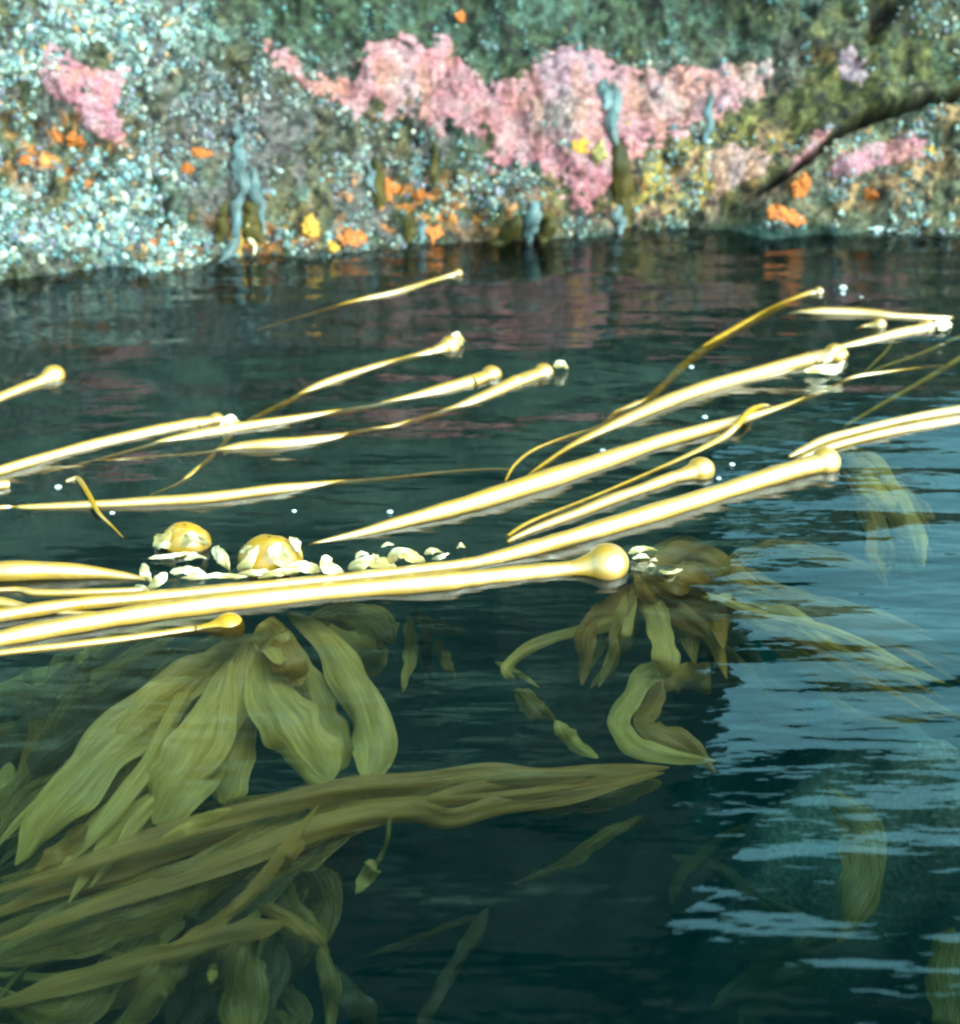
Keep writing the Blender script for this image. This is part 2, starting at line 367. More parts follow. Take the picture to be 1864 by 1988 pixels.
    for (key, lab), poly, colr, rag in PINK:
        m = np.zeros(len(base)); s = poly_sd(q[vis], poly)
        m[vis] = s+rag*(0.9*n1[vis]+1.0*n2[vis]+0.7*n3[vis])-(0.8*rag+3)*(key in ('band', 'lilac'))*sstep(0.28, 0.6, n6[vis])
        CL.masks.append(m*vis-1e3*(~vis)); pk = np.maximum(pk, sstep(-4, 6, CL.masks[-1]))
    c = over(c, pk*0.6, (0.10, 0.055, 0.045))
    # unseen upper wall: steep, crest stepped for the reflected sky, closed over the top and down the back
    hc = np.where(xs < 1.03, 6.2, 1.55-0.6*sstep(1.1, 2.1, xs))+0.12*fbm(np.stack([xs, 0*xs, 0*xs], -1), 2.2, 4, 9)
    T, XX = np.meshgrid(up, xs)
    Zu = 0.86+T*(hc[:, None]-0.86)
    topy = yw(xs)[:, None]+0.86*COT+0.10*(1-np.exp(-(Zu-0.86)))
    pu = np.stack([XX, topy, Zu], -1).reshape(-1, 3)
    du = 0.16*fbm(pu, 1.3, 3, 21)*np.repeat(sstep(0, 0.12, up)[None], nx, 0).ravel()
    dj = d.reshape(nx, -1)[:, -1]
    fd = np.tile(1-sstep(0, 0.05, up), nx); pu[:, 1] -= du+np.repeat(dj, len(up))*0.8*fd; pu[:, 2] += np.repeat(dj, len(up))*0.57*fd
    back = pu.reshape(nx, len(up), 3)[:, ::-1].copy(); back[..., 1] += 2.6
    back = np.concatenate([back, back[:, -1:]*[1, 1, 0]+[0, 1, -1.6]], 1)
    cu = np.clip(np.array([0.055, 0.09, 0.075])*(1+0.6*fbm(pu, 3, 2, 8))[:, None]*(1-0.85*sstep(1.3, 2.1, pu[:, 2]+0.3*fbm(pu, 2, 2, 6)))[:, None], 0.004, 1).reshape(nx, -1, 3)
    cb = np.concatenate([cu, cu[:, -1:]], 1)
    A = np.concatenate([pos.reshape(nx, -1, 3), pu.reshape(nx, -1, 3), back], 1)
    C = np.concatenate([c.reshape(nx, -1, 3), cu, cb], 1)
    nv = A.shape[1]
    F = grid_faces(nx, nv)
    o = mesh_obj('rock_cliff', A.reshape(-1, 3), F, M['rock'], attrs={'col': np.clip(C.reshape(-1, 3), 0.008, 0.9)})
    tag(o, kind='structure')
    CL.pos = pos; CL.q = proj(pos); CL.q0 = q; CL.vis = vis; CL.nx = nx; CL.nz = len(zs); CL.X = X; CL.n1, CL.n2, CL.n3 = n1, n2, n3; CL.n4 = n4
    g = pos.reshape(nx, -1, 3)
    tx = np.gradient(g, axis=0); tz = np.gradient(g, axis=1)
    nr = nrm(np.cross(tx, tz).reshape(-1, 3)); nr *= np.sign(-nr[:, 1:2]+1e-6); CL.nor = nr
    CL.pk = pk; CL.dark = dark; CL.pale = pale; CL.purple = purple; CL.ol = ol; CL.slab = slab; CL.base = base; CL.cw = cw; CL.right = right
cliff()
def sky_blocker():  # unseen rock mass added to keep high sky out of the water's reflection
    import bmesh
    bm = bmesh.new(); bmesh.ops.create_icosphere(bm, subdivisions=5, radius=1.0)
    v = np.array([q.co[:] for q in bm.verts]); f = np.array([[q.index for q in t.verts] for t in bm.faces]); bm.free()
    v = np.sign(v)*np.abs(v)**0.8; d = 1+0.16*fbm(v+5, 1.5, 4, 51)
    p = np.array([1.2, 6.6, 5.45])+v*d[:, None]*np.array([2.9, 1.5, 1.25])
    c = np.array([0.02, 0.03, 0.025])*(1+0.6*fbm(p, 3, 3, 52))[:, None]
    mesh_obj('added_sky_blocker', p, f, M['rock'], attrs={'col': np.clip(c, 0.004, 1)})['kind'] = 'structure'
sky_blocker()
def on_rock(x, y, off=0.0):
    i = int(np.argmin(np.where(CL.vis, (CL.q[:, 0]-x)**2+(CL.q[:, 1]-y)**2, 1e12)))
    return CL.pos[i]+CL.nor[i]*off, CL.nor[i]

def crusts():
    F = grid_faces(CL.nx, CL.nz)
    for ((key, lab), poly, colr, rag), m in zip(PINK, CL.masks):
        keep = (m[F].max(1) > -2)
        f = F[keep]; ids = np.unique(f); inv = np.full(len(m), -1); inv[ids] = np.arange(len(ids))
        mm = m[ids]
        h = -0.004+0.008*sstep(-2, 7, mm)+0.004*CL.n3[ids]*sstep(0, 6, mm)
        v = CL.pos[ids]+CL.nor[ids]*h[:, None]
        n1, n2, n3, q = CL.n1[ids], CL.n2[ids], CL.n3[ids], CL.q0[ids]
        c = np.tile(np.array(colr), (len(ids), 1))
        if key == 'band':
            c = over(c, 0.8*np.clip(blob(q, 1100, 140, 90, 70)*1.3, 0, 1), (0.52, 0.30, 0.40))
            c = over(c, 0.75*np.clip(blob(q, 1080, 235, 60, 45)+blob(q, 1480, 125, 60, 40)*1.4+blob(q, 780, 170, 60, 60)*0.7+blob(q, 1280, 190, 110, 70)*0.7, 0, 1), (0.66, 0.52, 0.44))
            c = over(c, 0.6*np.clip(blob(q, 650, 160, 90, 60)+blob(q, 960, 210, 70, 40), 0, 1), (0.58, 0.24, 0.19))
        c = over(c, 0.38*sstep(0.05, 0.6, n2+0.5*CL.n4[ids]), (0.66, 0.54, 0.50)); c = over(c, 0.5*sstep(0.1, 0.5, CL.n4[ids]), (0.52, 0.30, 0.38)); c = over(c, 0.5*sstep(0.15, 0.5, -CL.n4[ids]), (0.58, 0.25, 0.17))
        c = over(c, 0.5*sstep(0.15, 0.6, -n1), np.array(colr)*0.62)
        c = c*(1+0.3*n3)[:, None]
        o = mesh_obj('coralline_crust', v, inv[f], M['crust'], attrs={'col': np.clip(0.27*c, 0.005, 0.85)})
        tag(o, lab, 'coralline algae', 'pink coralline crusts on the rock')
crusts()

def barnacles():
    w = 0.55+1.2*CL.pale+0.35*CL.purple+0.2*CL.slab
    w *= (1-0.85*np.clip(CL.pk*1.1, 0, 1))*(1-0.72*CL.dark)*(1-0.95*np.clip(CL.ol, 0, 1))
    w *= (sstep(-0.25, 0.3, CL.n1+0.35*CL.pale)+0.03)*(sstep(-0.35, 0.2, CL.n4+0.3*CL.pale)+0.12)
    w *= (CL.base[:, 2] > -0.05)*CL.vis*(1-0.9*np.exp(-(CL.cw/22)**2)*CL.right)
    w = np.clip(w, 0, None)
    N = 13000
    idx = RNG.choice(len(w), N, p=w/w.sum())
    k = 7
    R = (0.0034+0.0070*RNG.random(N)**2.4)*(1+0.35*CL.pale[idx])
    n = CL.nor[idx]; n = nrm(n+0.35*RNG.normal(size=(N, 3)))
    t = nrm(np.cross(n, np.array([0, 0, 1.0])+0.5*RNG.normal(size=(N, 3)))); b = np.cross(n, t)
    jit = (RNG.random((N, 3))-0.5)*0.012
    ctr = CL.pos[idx]+jit
    ang = np.linspace(0, 2*np.pi, k, endpoint=False)
    hh = R*(0.55+0.7*RNG.random(N)); el = 1+0.7*RNG.random(N)
    V = []
    for rr, zz in ((1.0, -0.35), (0.82, 0.5), (0.52, 1.0), (0.30, 0.85)):
        wob = 1+0.16*RNG.normal(size=(N, k))
        V.append(ctr[:, None]+(R*rr)[:, None, None]*wob[..., None]*(np.cos(ang)[None, :, None]*t[:, None]+np.sin(ang)[None, :, None]*el[:, None, None]*b[:, None])+(hh*zz)[:, None, None]*n[:, None])
    V.append((ctr+n*(hh*0.45)[:, None])[:, None])
    V = np.concatenate(V, 1); nvp = 4*k+1
    f = grid_faces(4, k, True)
    f = np.vstack([f]+[np.array([[3*k+j, 3*k+(j+1) % k, 4*k, 4*k]]) for j in range(0)]) if False else f
    FF = (f[None]+(np.arange(N)*nvp)[:, None, None]).reshape(-1, 4)
    tri = np.array([[3*k+j, 3*k+(j+1) % k, 4*k] for j in range(k)])
    # palette: cream, blue-white, lilac grey, rusty
    pal = np.array([(0.46, 0.62, 0.56), (0.22, 0.42, 0.46), (0.32, 0.33, 0.43), (0.50, 0.30, 0.14), (0.17, 0.25, 0.22), (0.60, 0.60, 0.48), (0.10, 0.13, 0.11)])
    pr = np.array([0.27, 0.18, 0.15, 0.05, 0.15, 0.10, 0.10])
    pi = RNG.choice(len(pal), N, p=pr)
    cc = pal[pi]*(0.55+0.45*np.clip(CL.pale[idx]+0.5, 0, 1))[:, None]*(0.75+0.5*RNG.random((N, 1)))
    cc = np.where(CL.dark[idx][:, None] > 0.35, cc*np.array([0.55, 0.75, 0.70]), cc)
    cp = CL.purple[idx][:, None]; cc = cc*(1-0.4*cp)+cp*0.4*np.array([0.30, 0.27, 0.33])
    Cc = np.repeat(cc[:, None], nvp, 1); Cc[:, 3*k:] *= 0.3; Cc *= (0.36*RNG.choice([0.55, 1.0, 1.35], N))[:, None, None]
    faces = FF.tolist()+(tri[None]+(np.arange(N)*nvp)[:, None, None]).reshape(-1, 3).tolist()
    o = mesh_obj('barnacles', V.reshape(-1, 3), faces, M['barnacle'], smooth=False, attrs={'col': np.clip(Cc.reshape(-1, 3), 0.01, 0.85)})
    tag(o, 'dense crust of small white and grey barnacles covering the rock above the water', 'barnacles', kind='stuff')
barnacles()

# ------------------------------------------------------------------ builders for sponges, seaweed, kelp
def sponge(x, y, w, h, colr, label, cat='sponge'):
    import bmesh
    p, n = on_rock(x, y, 0.002); s = mpp(p)
    bm = bmesh.new(); bmesh.ops.create_icosphere(bm, subdivisions=4, radius=1.0)
    v = np.array([q.co[:] for q in bm.verts]); f = np.array([[q.index for q in t.verts] for t in bm.faces]); bm.free()
    sd = int(x*7+y)
    v = v*np.maximum(0.25, 1+0.85*fbm(v+sd, 1.3, 3, sd)+0.25*fbm(v+sd, 5, 3, sd+3))[:, None]
    t = nrm(np.cross(np.array([0, 0, 1.0]), n)); u = np.cross(n, t)
    vv = p+v[:, :1]*t*w*0.5*s+v[:, 1:2]*u*h*0.55*s+v[:, 2:]*n*min(w, h)*0.12*s
    c = np.array(colr)*(1+0.35*fbm(v+sd, 5, 3, sd))[:, None]
    c = over(c, 0.5*sstep(0.2, 0.6, fbm(v+sd, 3, 2, sd+9)), np.array(colr)*np.array([0.7, 0.5, 0.5]))
    o = mesh_obj('encrusting_sponge', vv, f, M['sponge'], attrs={'col': np.clip(c, 0.01, 0.9)})
    tag(o, label, cat, 'orange and yellow sponges on the rock')

def ribbon_mesh(pts, widths, seed=0, ruffle=0.09, twist=0.0, tilt=0.0, curl=0.15, nseg=None, face=None):
    """pts (n,3) path in the world, widths (n) metres."""
    L = np.sum(np.linalg.norm(np.diff(pts, axis=0), axis=1))
    n = len(pts); T = nrm(np.gradient(pts, axis=0))
    V = nrm(pts-np.array([0, 0, H_CAM])) if face is None else np.tile(np.array(face, float), (n, 1))
    S = nrm(np.cross(T, V)); N = nrm(np.cross(S, T))
    s = np.linspace(0, 1, n); rs = np.random.default_rng(seed)
    ang = tilt+twist*(s-0.3)+0.35*np.sin(2*np.pi*(1.3*s+rs.random()))
    S2 = S*np.cos(ang)[:, None]+N*np.sin(ang)[:, None]; N2 = -S*np.sin(ang)[:, None]+N*np.cos(ang)[:, None]
    EDGE = [catmull(np.array([[a, 0] for a in 0.10*rs.normal(size=14)]), n)[:, 0] for _ in range(2)]
    m = 9; u = np.linspace(-1, 1, m); V3 = np.zeros((n, m, 3))
    fr = min(L/np.maximum(widths.max(), 1e-4)*0.55, 5)
    p1, p2 = rs.random(2)*6.28
    for j, uu in enumerate(u):
        edge = 1+0.07*np.sin(fr*1.7*s*6.28/2+p1+(3 if uu > 0 else 0))+EDGE[0 if uu < 0 else 1]
        w = 0.5*widths*uu*edge
        h = widths*(curl*(uu*uu-0.4)+ruffle*uu*abs(uu)*np.sin(fr*s*6.28/2+(p1 if uu > 0 else p2))+0.04*np.sin(uu*5+s*9+p1))
        V3[:, j] = pts+S2*w[:, None]+N2*h[:, None]
    al = np.zeros((n, m, 4)); al[..., 0] = u[None, :]*2.2+seed % 17; al[..., 1] = (s*L*4.0)[:, None]; al[..., 2] = seed % 13; al[..., 3] = 1
    return V3.reshape(-1, 3), grid_faces(n, m), {'along': al.reshape(-1, 4)}
def leafw(n, kind):
    s = np.linspace(0, 1, n)
    if kind == 'leaf': return np.maximum(np.sin(np.pi*np.clip(s**0.8, 0, 1))**0.7, 0.05)
    if kind == 'drop': return np.maximum((s**0.55)*(1-s**6)**0.6, 0.06)
    if kind == 'ribbon': return np.maximum(np.clip(s*7, 0, 1)**0.7*np.clip((1-s)*5, 0, 1)**0.7, 0.06)
    return np.ones(n)
def blade(px, w, z0, z1, kind='leaf', mat='olive', parent=None, seed=None, name='blade', **kw):
    """px: (x, y) picture-grid points projected to real depths z0..z1 under (or above) the surface."""
    seed = int(abs(px[0][0]*3+px[-1][1]*5+w)) if seed is None else seed
    n = max(24, int(sum(math.dist(a[:2], b[:2]) for a, b in zip(px[:-1], px[1:]))/7))
    q = catmull([a[:2] for a in px], n); s = np.linspace(0, 1, n)
    if len(px[0]) > 2: z = catmull(np.array([[a[2], 0] for a in px]), n)[:, 0]
    else: z = z0+(z1-z0)*s**0.8
    rs = np.random.default_rng(seed)
    z = z+0.012*np.sin(s*7+rs.random()*6)*(abs(z1) > 0.04)
    pts = P(q[:, 0], q[:, 1], z)
    widths = w*leafw(n, kind)*np.linalg.norm(pts-np.array([0, 0, H_CAM]), axis=1)/FPX
    v, f, at = ribbon_mesh(pts, widths, seed, **kw)
    return mesh_obj(name, v, f, M[mat], parent, attrs=at)

def tube(pts, rad, k=14, cap=True, seed=0):
    n = len(pts); T = nrm(np.gradient(pts, axis=0)); up = np.array([0, 0, 1.0])
    S = nrm(np.cross(T, up)); U = np.cross(S, T)
    a = np.linspace(0, 2*np.pi, k, endpoint=False)
    V = pts[:, None]+rad[:, None, None]*(np.cos(a)[None, :, None]*S[:, None]+np.sin(a)[None, :, None]*U[:, None])
    f = [tuple(q) for q in grid_faces(n, k, True).tolist()]
    f += [tuple(range(k)), tuple((n-1)*k+j for j in range(k-1, -1, -1))]
    return V.reshape(-1, 3), f
def stipe_path(px, seed):
    """px rows: x, y, width in grid pixels, sink (fraction of the radius below floating height)"""
    a = np.array([list(p)+[0]*(4-len(p)) for p in px], float)
    n = max(30, int(np.sum(np.linalg.norm(np.diff(a[:, :2], axis=0), axis=1))/6))
    q = catmull(a, n); rs = np.random.default_rng(seed)
    s = np.arange(n)
    stipe_path.film = np.clip(1.35-1.1*np.abs(q[:, 3]), 0.04, 1)
    p0 = P(q[:, 0], q[:, 1], 0.0); r = np.maximum(q[:, 2], 2)*0.5*np.linalg.norm(p0-np.array([0, 0, H_CAM]), axis=1)/FPX
    r = r*(1+0.05*np.sin(s*0.13+rs.random()*6)+0.03*np.sin(s*0.41+rs.random()*6))
    z = r*(0.35-q[:, 3])+0.002*np.sin(s*0.08+rs.random()*6)
    return P(q[:, 0], q[:, 1], z), r
def bulb_mesh(p0, c, r0, R, squash=0.9, seed=0):
    """pear-shaped float: from the stipe end p0 (radius r0) to a round head centred on c (radius R)"""
    ax = nrm(c-p0); L = np.linalg.norm(c-p0)
    up = np.array([0, 0, 1.0]); S = nrm(np.cross(ax, up)); U = np.cross(S, ax)
    n, k = 34, 26; th = np.linspace(0, 1, n); prof = []
    for t in th:
        if t < 0.45:
            u = t/0.45; x = -L+(L-0.75*R)*u; prof.append((x, r0*1.0+(0.66*R-r0)*u**2.2))
        else:
            u = (t-0.45)/0.55; a = math.acos(-0.75)*(1-u); prof.append((R*math.cos(a)*(1.0 if math.cos(a) < 0 else 0.94), R*math.sin(a)))
    prof = np.array(prof); prof[-1, 1] = 0.10*R
    a = np.linspace(0, 2*np.pi, k, endpoint=False)
    wob = 1+0.03*np.sin(2*a+seed)+0.02*np.sin(3*a+2*seed)
    V = c+prof[:, 0][:, None, None]*ax+prof[:, 1][:, None, None]*wob[None, :, None]*(np.cos(a)[None, :, None]*S+squash*np.sin(a)[None, :, None]*U)
    f = [tuple(q) for q in grid_faces(n, k, True).tolist()]+[tuple((n-1)*k+j for j in range(k-1, -1, -1))]
    return V.reshape(-1, 3), f
def stipe_part(px, parent, seed, mat='stipe', name='stipe'):
    pts, r = stipe_path(px, seed); v, f = tube(pts, r, seed=seed); fl = np.repeat(stipe_path.film, len(v)//len(pts))
    mesh_obj(name, v, f, M[mat], parent, attrs={'film': np.stack([fl, fl, fl], -1)}); return pts, r
KG = 'bull kelp floating on the water'
def kelp(label, px, bulb=None, mat='stipe', seed=None, group=KG, lift=0.25, film=1.0):
    """bulb: (x, y, diameter) on the grid"""
    seed = len(label)*7+int(abs(px[0][1])) if seed is None else seed
    mid = px[len(px)//2]; root = thing('bull_kelp', label, 'kelp', P(mid[0], mid[1], 0), group)
    pts, r = stipe_part(px, root, seed, mat)
    if bulb:
        p = P(bulb[0], bulb[1], 0.0); R = bulb[2]*0.5*mpp(p); c = P(bulb[0], bulb[1], R*lift)
        i = len(pts)-1
        while i > 2 and np.linalg.norm(pts[i]-c) < 1.9*R: i -= 1
        v, f = bulb_mesh(pts[i], c, r[i]*1.02, R, seed=seed)
        mesh_obj('bulb', v, f, M['bulb'], root, attrs={'film': np.full((len(v), 3), film)})
    return root

# ------------------------------------------------------------------ sponges on the rock
OR, YE = (0.26, 0.075, 0.015), (0.27, 0.15, 0.02)
for a in [
 (385, 298, 44, 34, OR, 'orange sponge below and right of the large left pink crust, bigger of a close pair'),
 (362, 332, 30, 20, OR, 'small orange sponge just under the bigger one of a close pair'),
 (150, 275, 26, 22, OR, 'orange sponge touching the lower edge of the left pink crust'),
 (112, 265, 18, 14, OR, 'tiny orange sponge among barnacles left of the lower tip of the pink crust'),
 (765, 368, 42, 38, OR, 'orange sponge under the middle of the pink band, beside a hanging brown frond'),
 (812, 376, 30, 14, OR, 'thin flat orange sponge right of the one beside the brown frond'),
 (1556, 357, 50, 40, OR, 'orange sponge at the foot of the dark crack'),
 (1528, 424, 50, 30, OR, 'bright orange sponge touching the water below the dark crack'),
 (1692, 376, 24, 26, OR, 'orange sponge on the right slab below the long pink crust'),
 (605, 440, 24, 30, YE, 'yellow sponge above the waterline left of the small brown leaf'),
 (645, 474, 30, 22, YE, 'yellow sponge at the waterline between two orange ones'),
 (688, 462, 46, 22, OR, 'orange sponge at the waterline right of the yellow one'),
 (846, 456, 28, 24, OR, 'orange sponge at the waterline left of the dark outcrop'),
 (458, 472, 24, 40, YE, 'yellow sponge under the left bunch of hanging weed'),
 (312, 467, 36, 18, OR, 'faint orange sponge low on the rock below white barnacles'),
 (1125, 288, 34, 22, YE, 'yellow sponge at the left of the hanging strand on the pink band'),
 (1160, 300, 36, 32, (0.3, 0.24, 0.09), 'pale yellow sponge touching the hanging strand'),
 (1800, 290, 30, 16, YE, 'yellow sponge at the right tip of the long pink crust'),
 (45, 310, 16, 14, OR, 'tiny orange sponge at the left edge of the rock'),
 (170, 357, 14, 18, OR, 'tiny upright orange sponge below the left pink crust'),
 (895, 30, 24, 14, OR, 'small orange sponge at the top above the pink band'),
]: sponge(*a)

def rock_ribbon(px, w, mat, parent, off=0.02, kind='ribbon', **kw):
    q = catmull(px, 30); pts = np.array([on_rock(a, b, off)[0] for a, b in q])
    for _ in range(4): pts[1:-1] = (pts[:-2]+2*pts[1:-1]+pts[2:])/4
    pts += np.array([0, -0.012, 0])
    widths = np.array([w*mpp(p) for p in pts])*leafw(30, kind)
    v, f, at = ribbon_mesh(pts, widths, int(px[0][0]), curl=0.3, **kw)
    return mesh_obj('frond', v, f, M[mat], parent, attrs=at)
def weed(label, parts, group='seaweeds hanging on the rock'):
    p0 = on_rock(*parts[0][0][0])[0]
    root = thing('hanging_seaweed', label, 'seaweed', p0, group)
    for px, w, mat, kind in parts: rock_ribbon(px, w, mat, root, kind=kind)
weed('blue grey and brown weed hanging in a long ragged bunch left of the middle', [
 ([(468, 232), (470, 262), (462, 290)], 20, 'greywrack', 'leaf'), ([(464, 285), (462, 330), (470, 380)], 26, 'greywrack', 'ribbon'),
 ([(470, 360), (462, 410), (462, 470), (425, 520)], 18, 'greywrack', 'ribbon'), ([(480, 330), (500, 380), (512, 440)], 22, 'greywrack', 'leaf'),
 ([(485, 390), (496, 430), (502, 478)], 40, 'wrack', 'leaf'), ([(440, 390), (426, 440), (424, 478)], 24, 'wrack', 'leaf'),
 ([(478, 430), (485, 460), (492, 490)], 12, 'wet', 'leaf')])
weed('single tall strand hanging across the pink band down to the water', [
 ([(1178, 160), (1172, 190), (1170, 215)], 28, 'greywrack', 'leaf'), ([(1186, 165), (1190, 220), (1196, 290)], 20, 'greywrack', 'ribbon'),
 ([(1196, 270), (1208, 340), (1206, 425)], 42, 'wrack', 'leaf'), ([(1200, 300), (1218, 360), (1214, 430)], 18, 'wrack', 'leaf'),
 ([(1192, 400), (1196, 430), (1198, 458)], 22, 'greywrack', 'leaf')])
weed('two brown flaps of kelp draped over the dark outcrop at the waterline', [
 ([(1000, 415), (985, 450), (940, 478)], 34, 'wrack', 'leaf'), ([(1052, 405), (1055, 440), (1050, 475)], 36, 'wrack', 'leaf'),
 ([(1030, 395), (1028, 430), (1020, 468)], 30, 'greywrack', 'leaf')])
weed('short brown frond beside the orange sponge under the pink band', [
 ([(722, 305), (732, 350), (734, 412)], 26, 'wrack', 'ribbon'), ([(708, 320), (716, 350), (722, 378)], 16, 'greywrack', 'leaf')])
weed('small olive leaf standing at the waterline', [([(802, 415), (800, 445), (792, 478)], 26, 'wrack', 'leaf'), ([(818, 425), (816, 450), (812, 470)], 14, 'greywrack', 'leaf')])
weed('thin olive frond hanging on white barnacles right of the middle sponge', [([(848, 275), (852, 320), (848, 370)], 16, 'wrack', 'ribbon')])
weed('grey frond in the groove between the pink band and the pale swelling', [([(1385, 175), (1376, 230), (1372, 290)], 14, 'greywrack', 'ribbon')])

# ------------------------------------------------------------------ floating kelp, far to near
k = kelp('thin golden kelp nearest the rock, lying alone with a tiny float', [(500,640,3,3),(560,622,4,2.5),(620,605,6,2),(700,583,9,1.0),(770,567,11,0.2),(840,546,10,0.8),(884,532,9,0.2)], (890,530,17))
k = kelp('short kelp coming in at the left edge with its round float alone on open water', [(-80,804,20),(0,772,21),(50,752,21),(80,741,22)], (104,730,46))
k = kelp('slender kelp whose float lies highest of the three in the middle, crossing under another stipe', [(290,962,3,2.5),(345,940,7,1.4),(371,922,11,0.3),(416,882,10,1.6),(451,844,10,2.2),(491,814,10,1.5),(567,777,13,1.0),(627,746,17,0.1),(717,716,16,0.2),(783,700,15,0.8),(840,684,19,0.2)], (874,671,42))
for px in ([(880,662,.03),(890,652,.035),(903,664,.01)], [(876,655,.03),(888,650,.03),(898,672,.01)]): blade(px, 10, 0, 0, 'leaf', 'wet', k, seed=int(px[0][0]))
k = kelp('long straight left kelp ending in a narrow float above the crossing', [(-70,935,20),(0,914,21),(150,872,22),(300,838,24),(385,822,26)], (421,816,32))
for px in ([(428,828,.02),(446,810,.03),(462,822,.01)], [(440,832,.015),(452,822,.02),(466,816,.01)]): blade(px, 13, 0, 0, 'leaf', 'wet', k, seed=int(px[0][0]))
k = kelp('kelp of the middle three with the middle float and one golden sunken stretch', [(80,920,3,4),(180,895,5,3),(261,874,10,1.4),(351,851,18,0.1),(441,834,22),(530,820,20),(622,806,15,0.5),(690,796,13,1.1),(752,784,15,0.6),(840,762,24),(915,742,28)], (955,727,40))
k = kelp('kelp of the middle three with the lowest float, wavy and dipping under twice', [(180,895,3,4),(266,889,5,2.6),(401,879,9,1.0),(477,867,22,0.1),(565,861,24),(652,850,17,0.4),(692,840,11,1.3),(763,829,12,0.5),(820,813,12,1.1),(873,797,15,0.6),(929,775,22),(1004,741,26)], (1056,722,38))
blade([(1075,712,.02),(1090,706,.03),(1103,716,.01)], 14, 0, 0, 'leaf', 'wet', k)
k = kelp('long low kelp without a float, thinning to a golden tail at the right', [(-30,988,10,0.8),(5,985,9,0.5),(30,985,6,1.2),(55,985,13,0.2),(191,980,18),(300,974,21),(401,967,23),(527,951,22),(600,944,17,0.4),(667,937,12,1.1),(752,930,11,1.3),(850,919,9,1.4),(935,912,6,1.6),(1000,911,4,2.6)])
k = kelp('short bent piece of golden kelp sticking over the low stipe at left', [(128,936,7,0.6),(140,931,9,0.1),(153,931,10,-0.3),(173,962,10,-1.5),(191,995,8,-1.0),(216,1020,5,1.0),(240,1045,3,2.5)])
# right hand group
k = kelp('all golden kelp slanting up to a small white tip by itself', [(980,945,6,1.6),(984,930,6,1.2),(999,904,7,1.0),(1029,879,8,1.0),(1074,859,9,1.0),(1165,829,11,1.0),(1190,808,14,0.9),(1232,788,15,0.5),(1262,774,15,1.1),(1330,709,19,1.3),(1391,664,21,1.2),(1481,613,18,1.2),(1560,575,12,0.9),(1580,568,11,0.3)], (1590,566,19), seed=4)
k = kelp('pointed pale stipe lying nearly level in the far right tangle', [(1530,610,3,1.0),(1560,607,12,0.2),(1606,606,20),(1681,609,21),(1731,614,17),(1790,617,13),(1850,618,8,0.4)])
k = kelp('short kelp with a float in the far right tangle, pointing past the thick one', [(1630,676,14,0.6),(1690,661,17,0.2),(1731,650,19),(1770,642,20)], (1800,636,34))
for px in ([(1815,632,.02),(1832,622,.03),(1848,636,.01)], [(1822,640,.015),(1838,632,.02),(1850,628,.01)]): blade(px, 13, 0, 0, 'leaf', 'wet', k, seed=int(px[0][0]))
k = kelp('small golden float on a stub between the two pale stipes at far right', [(1660,640,5,1.6),(1680,634,9,0.6),(1692,632,12,0.2)], (1708,631,27))
k = kelp('thick pale kelp with a rough float in front of the far right tangle', [(1005,945,7,2.0),(1024,928,11,1.2),(1099,874,13,1.0),(1170,837,19,0.5),(1230,809,25,0.1),(1300,779,28),(1380,751,28),(1506,716,29),(1575,698,32)], (1622,688,46))
for px in ([(1590,712,.02),(1620,720,.012),(1640,700,.03)], [(1600,705,.03),(1630,680,.035),(1648,690,.01)], [(1560,720,.015),(1600,716,.02),(1625,708,.02)]): blade(px, 16, 0, 0, 'leaf', 'wet', k, seed=int(px[0][0]))
k = kelp('sunken golden stipe lying along the underside of the thick pale kelp', [(1330,782,5,2.0),(1400,759,9,1.0),(1450,744,11,0.8),(1510,728,11,0.5),(1560,712,8,0.9)])
k = kelp('longest thick kelp of the right group, golden and beaded towards its far end', [(600,1058,4,2.0),(622,1053,9,0.6),(700,1035,17,0.1),(780,1013,24),(860,992,32),(929,973,38),(1020,945,40),(1120,913,38),(1200,886,35),(1280,858,30),(1360,836,25),(1431,817,19,0.3),(1531,787,13,0.8),(1606,757,11,1.0),(1636,743,9,0.7),(1666,731,9,0.3),(1711,724,7,0.6),(1792,714,4,1.8),(1840,708,3,2.5)])
k = kelp('thin golden kelp twisting over the longest thick stipe', [(985,1042,8,1.3),(1029,1016,12,1.0),(1130,976,12,1.0),(1250,925,12,1.1),(1345,881,12,0.9),(1406,848,13,0.5),(1436,820,12,-1.6),(1455,798,11,-2.0),(1481,788,9,-0.3),(1500,790,5,1.0)])
k = kelp('kelp with a round white float midway between two thick stipes at right', [(985,1052,7,1.0),(1004,1042,11,0.5),(1044,1025,15,0.2),(1120,997,19),(1190,969,22),(1250,948,23),(1310,926,26)], (1362,912,54))
k2 = kelp('pair of pale stipes leaving at the right edge, upper one', [(1531,888,7,0.8),(1556,876,15,0.1),(1606,853,18),(1681,833,18),(1757,815,18),(1864,796,19),(1960,780,19)])
k2b = kelp('pair of pale stipes leaving at the right edge, lower one', [(1545,897,7,1.0),(1570,884,13,0.4),(1625,864,15,0.1),(1690,847,16),(1760,832,17),(1864,815,19),(1960,800,19)])
kE = kelp('long kelp lying right across with a white float and a fan of blades at right', [(-90,1206,26),(0,1195,27),(150,1173,27),(301,1160,27),(502,1140,25),(702,1120,24),(850,1103,24),(935,1090,26),(1030,1066,31),(1100,1046,34),(1250,1002,36),(1381,962,36),(1481,930,35),(1555,908,36)], (1604,896,58))
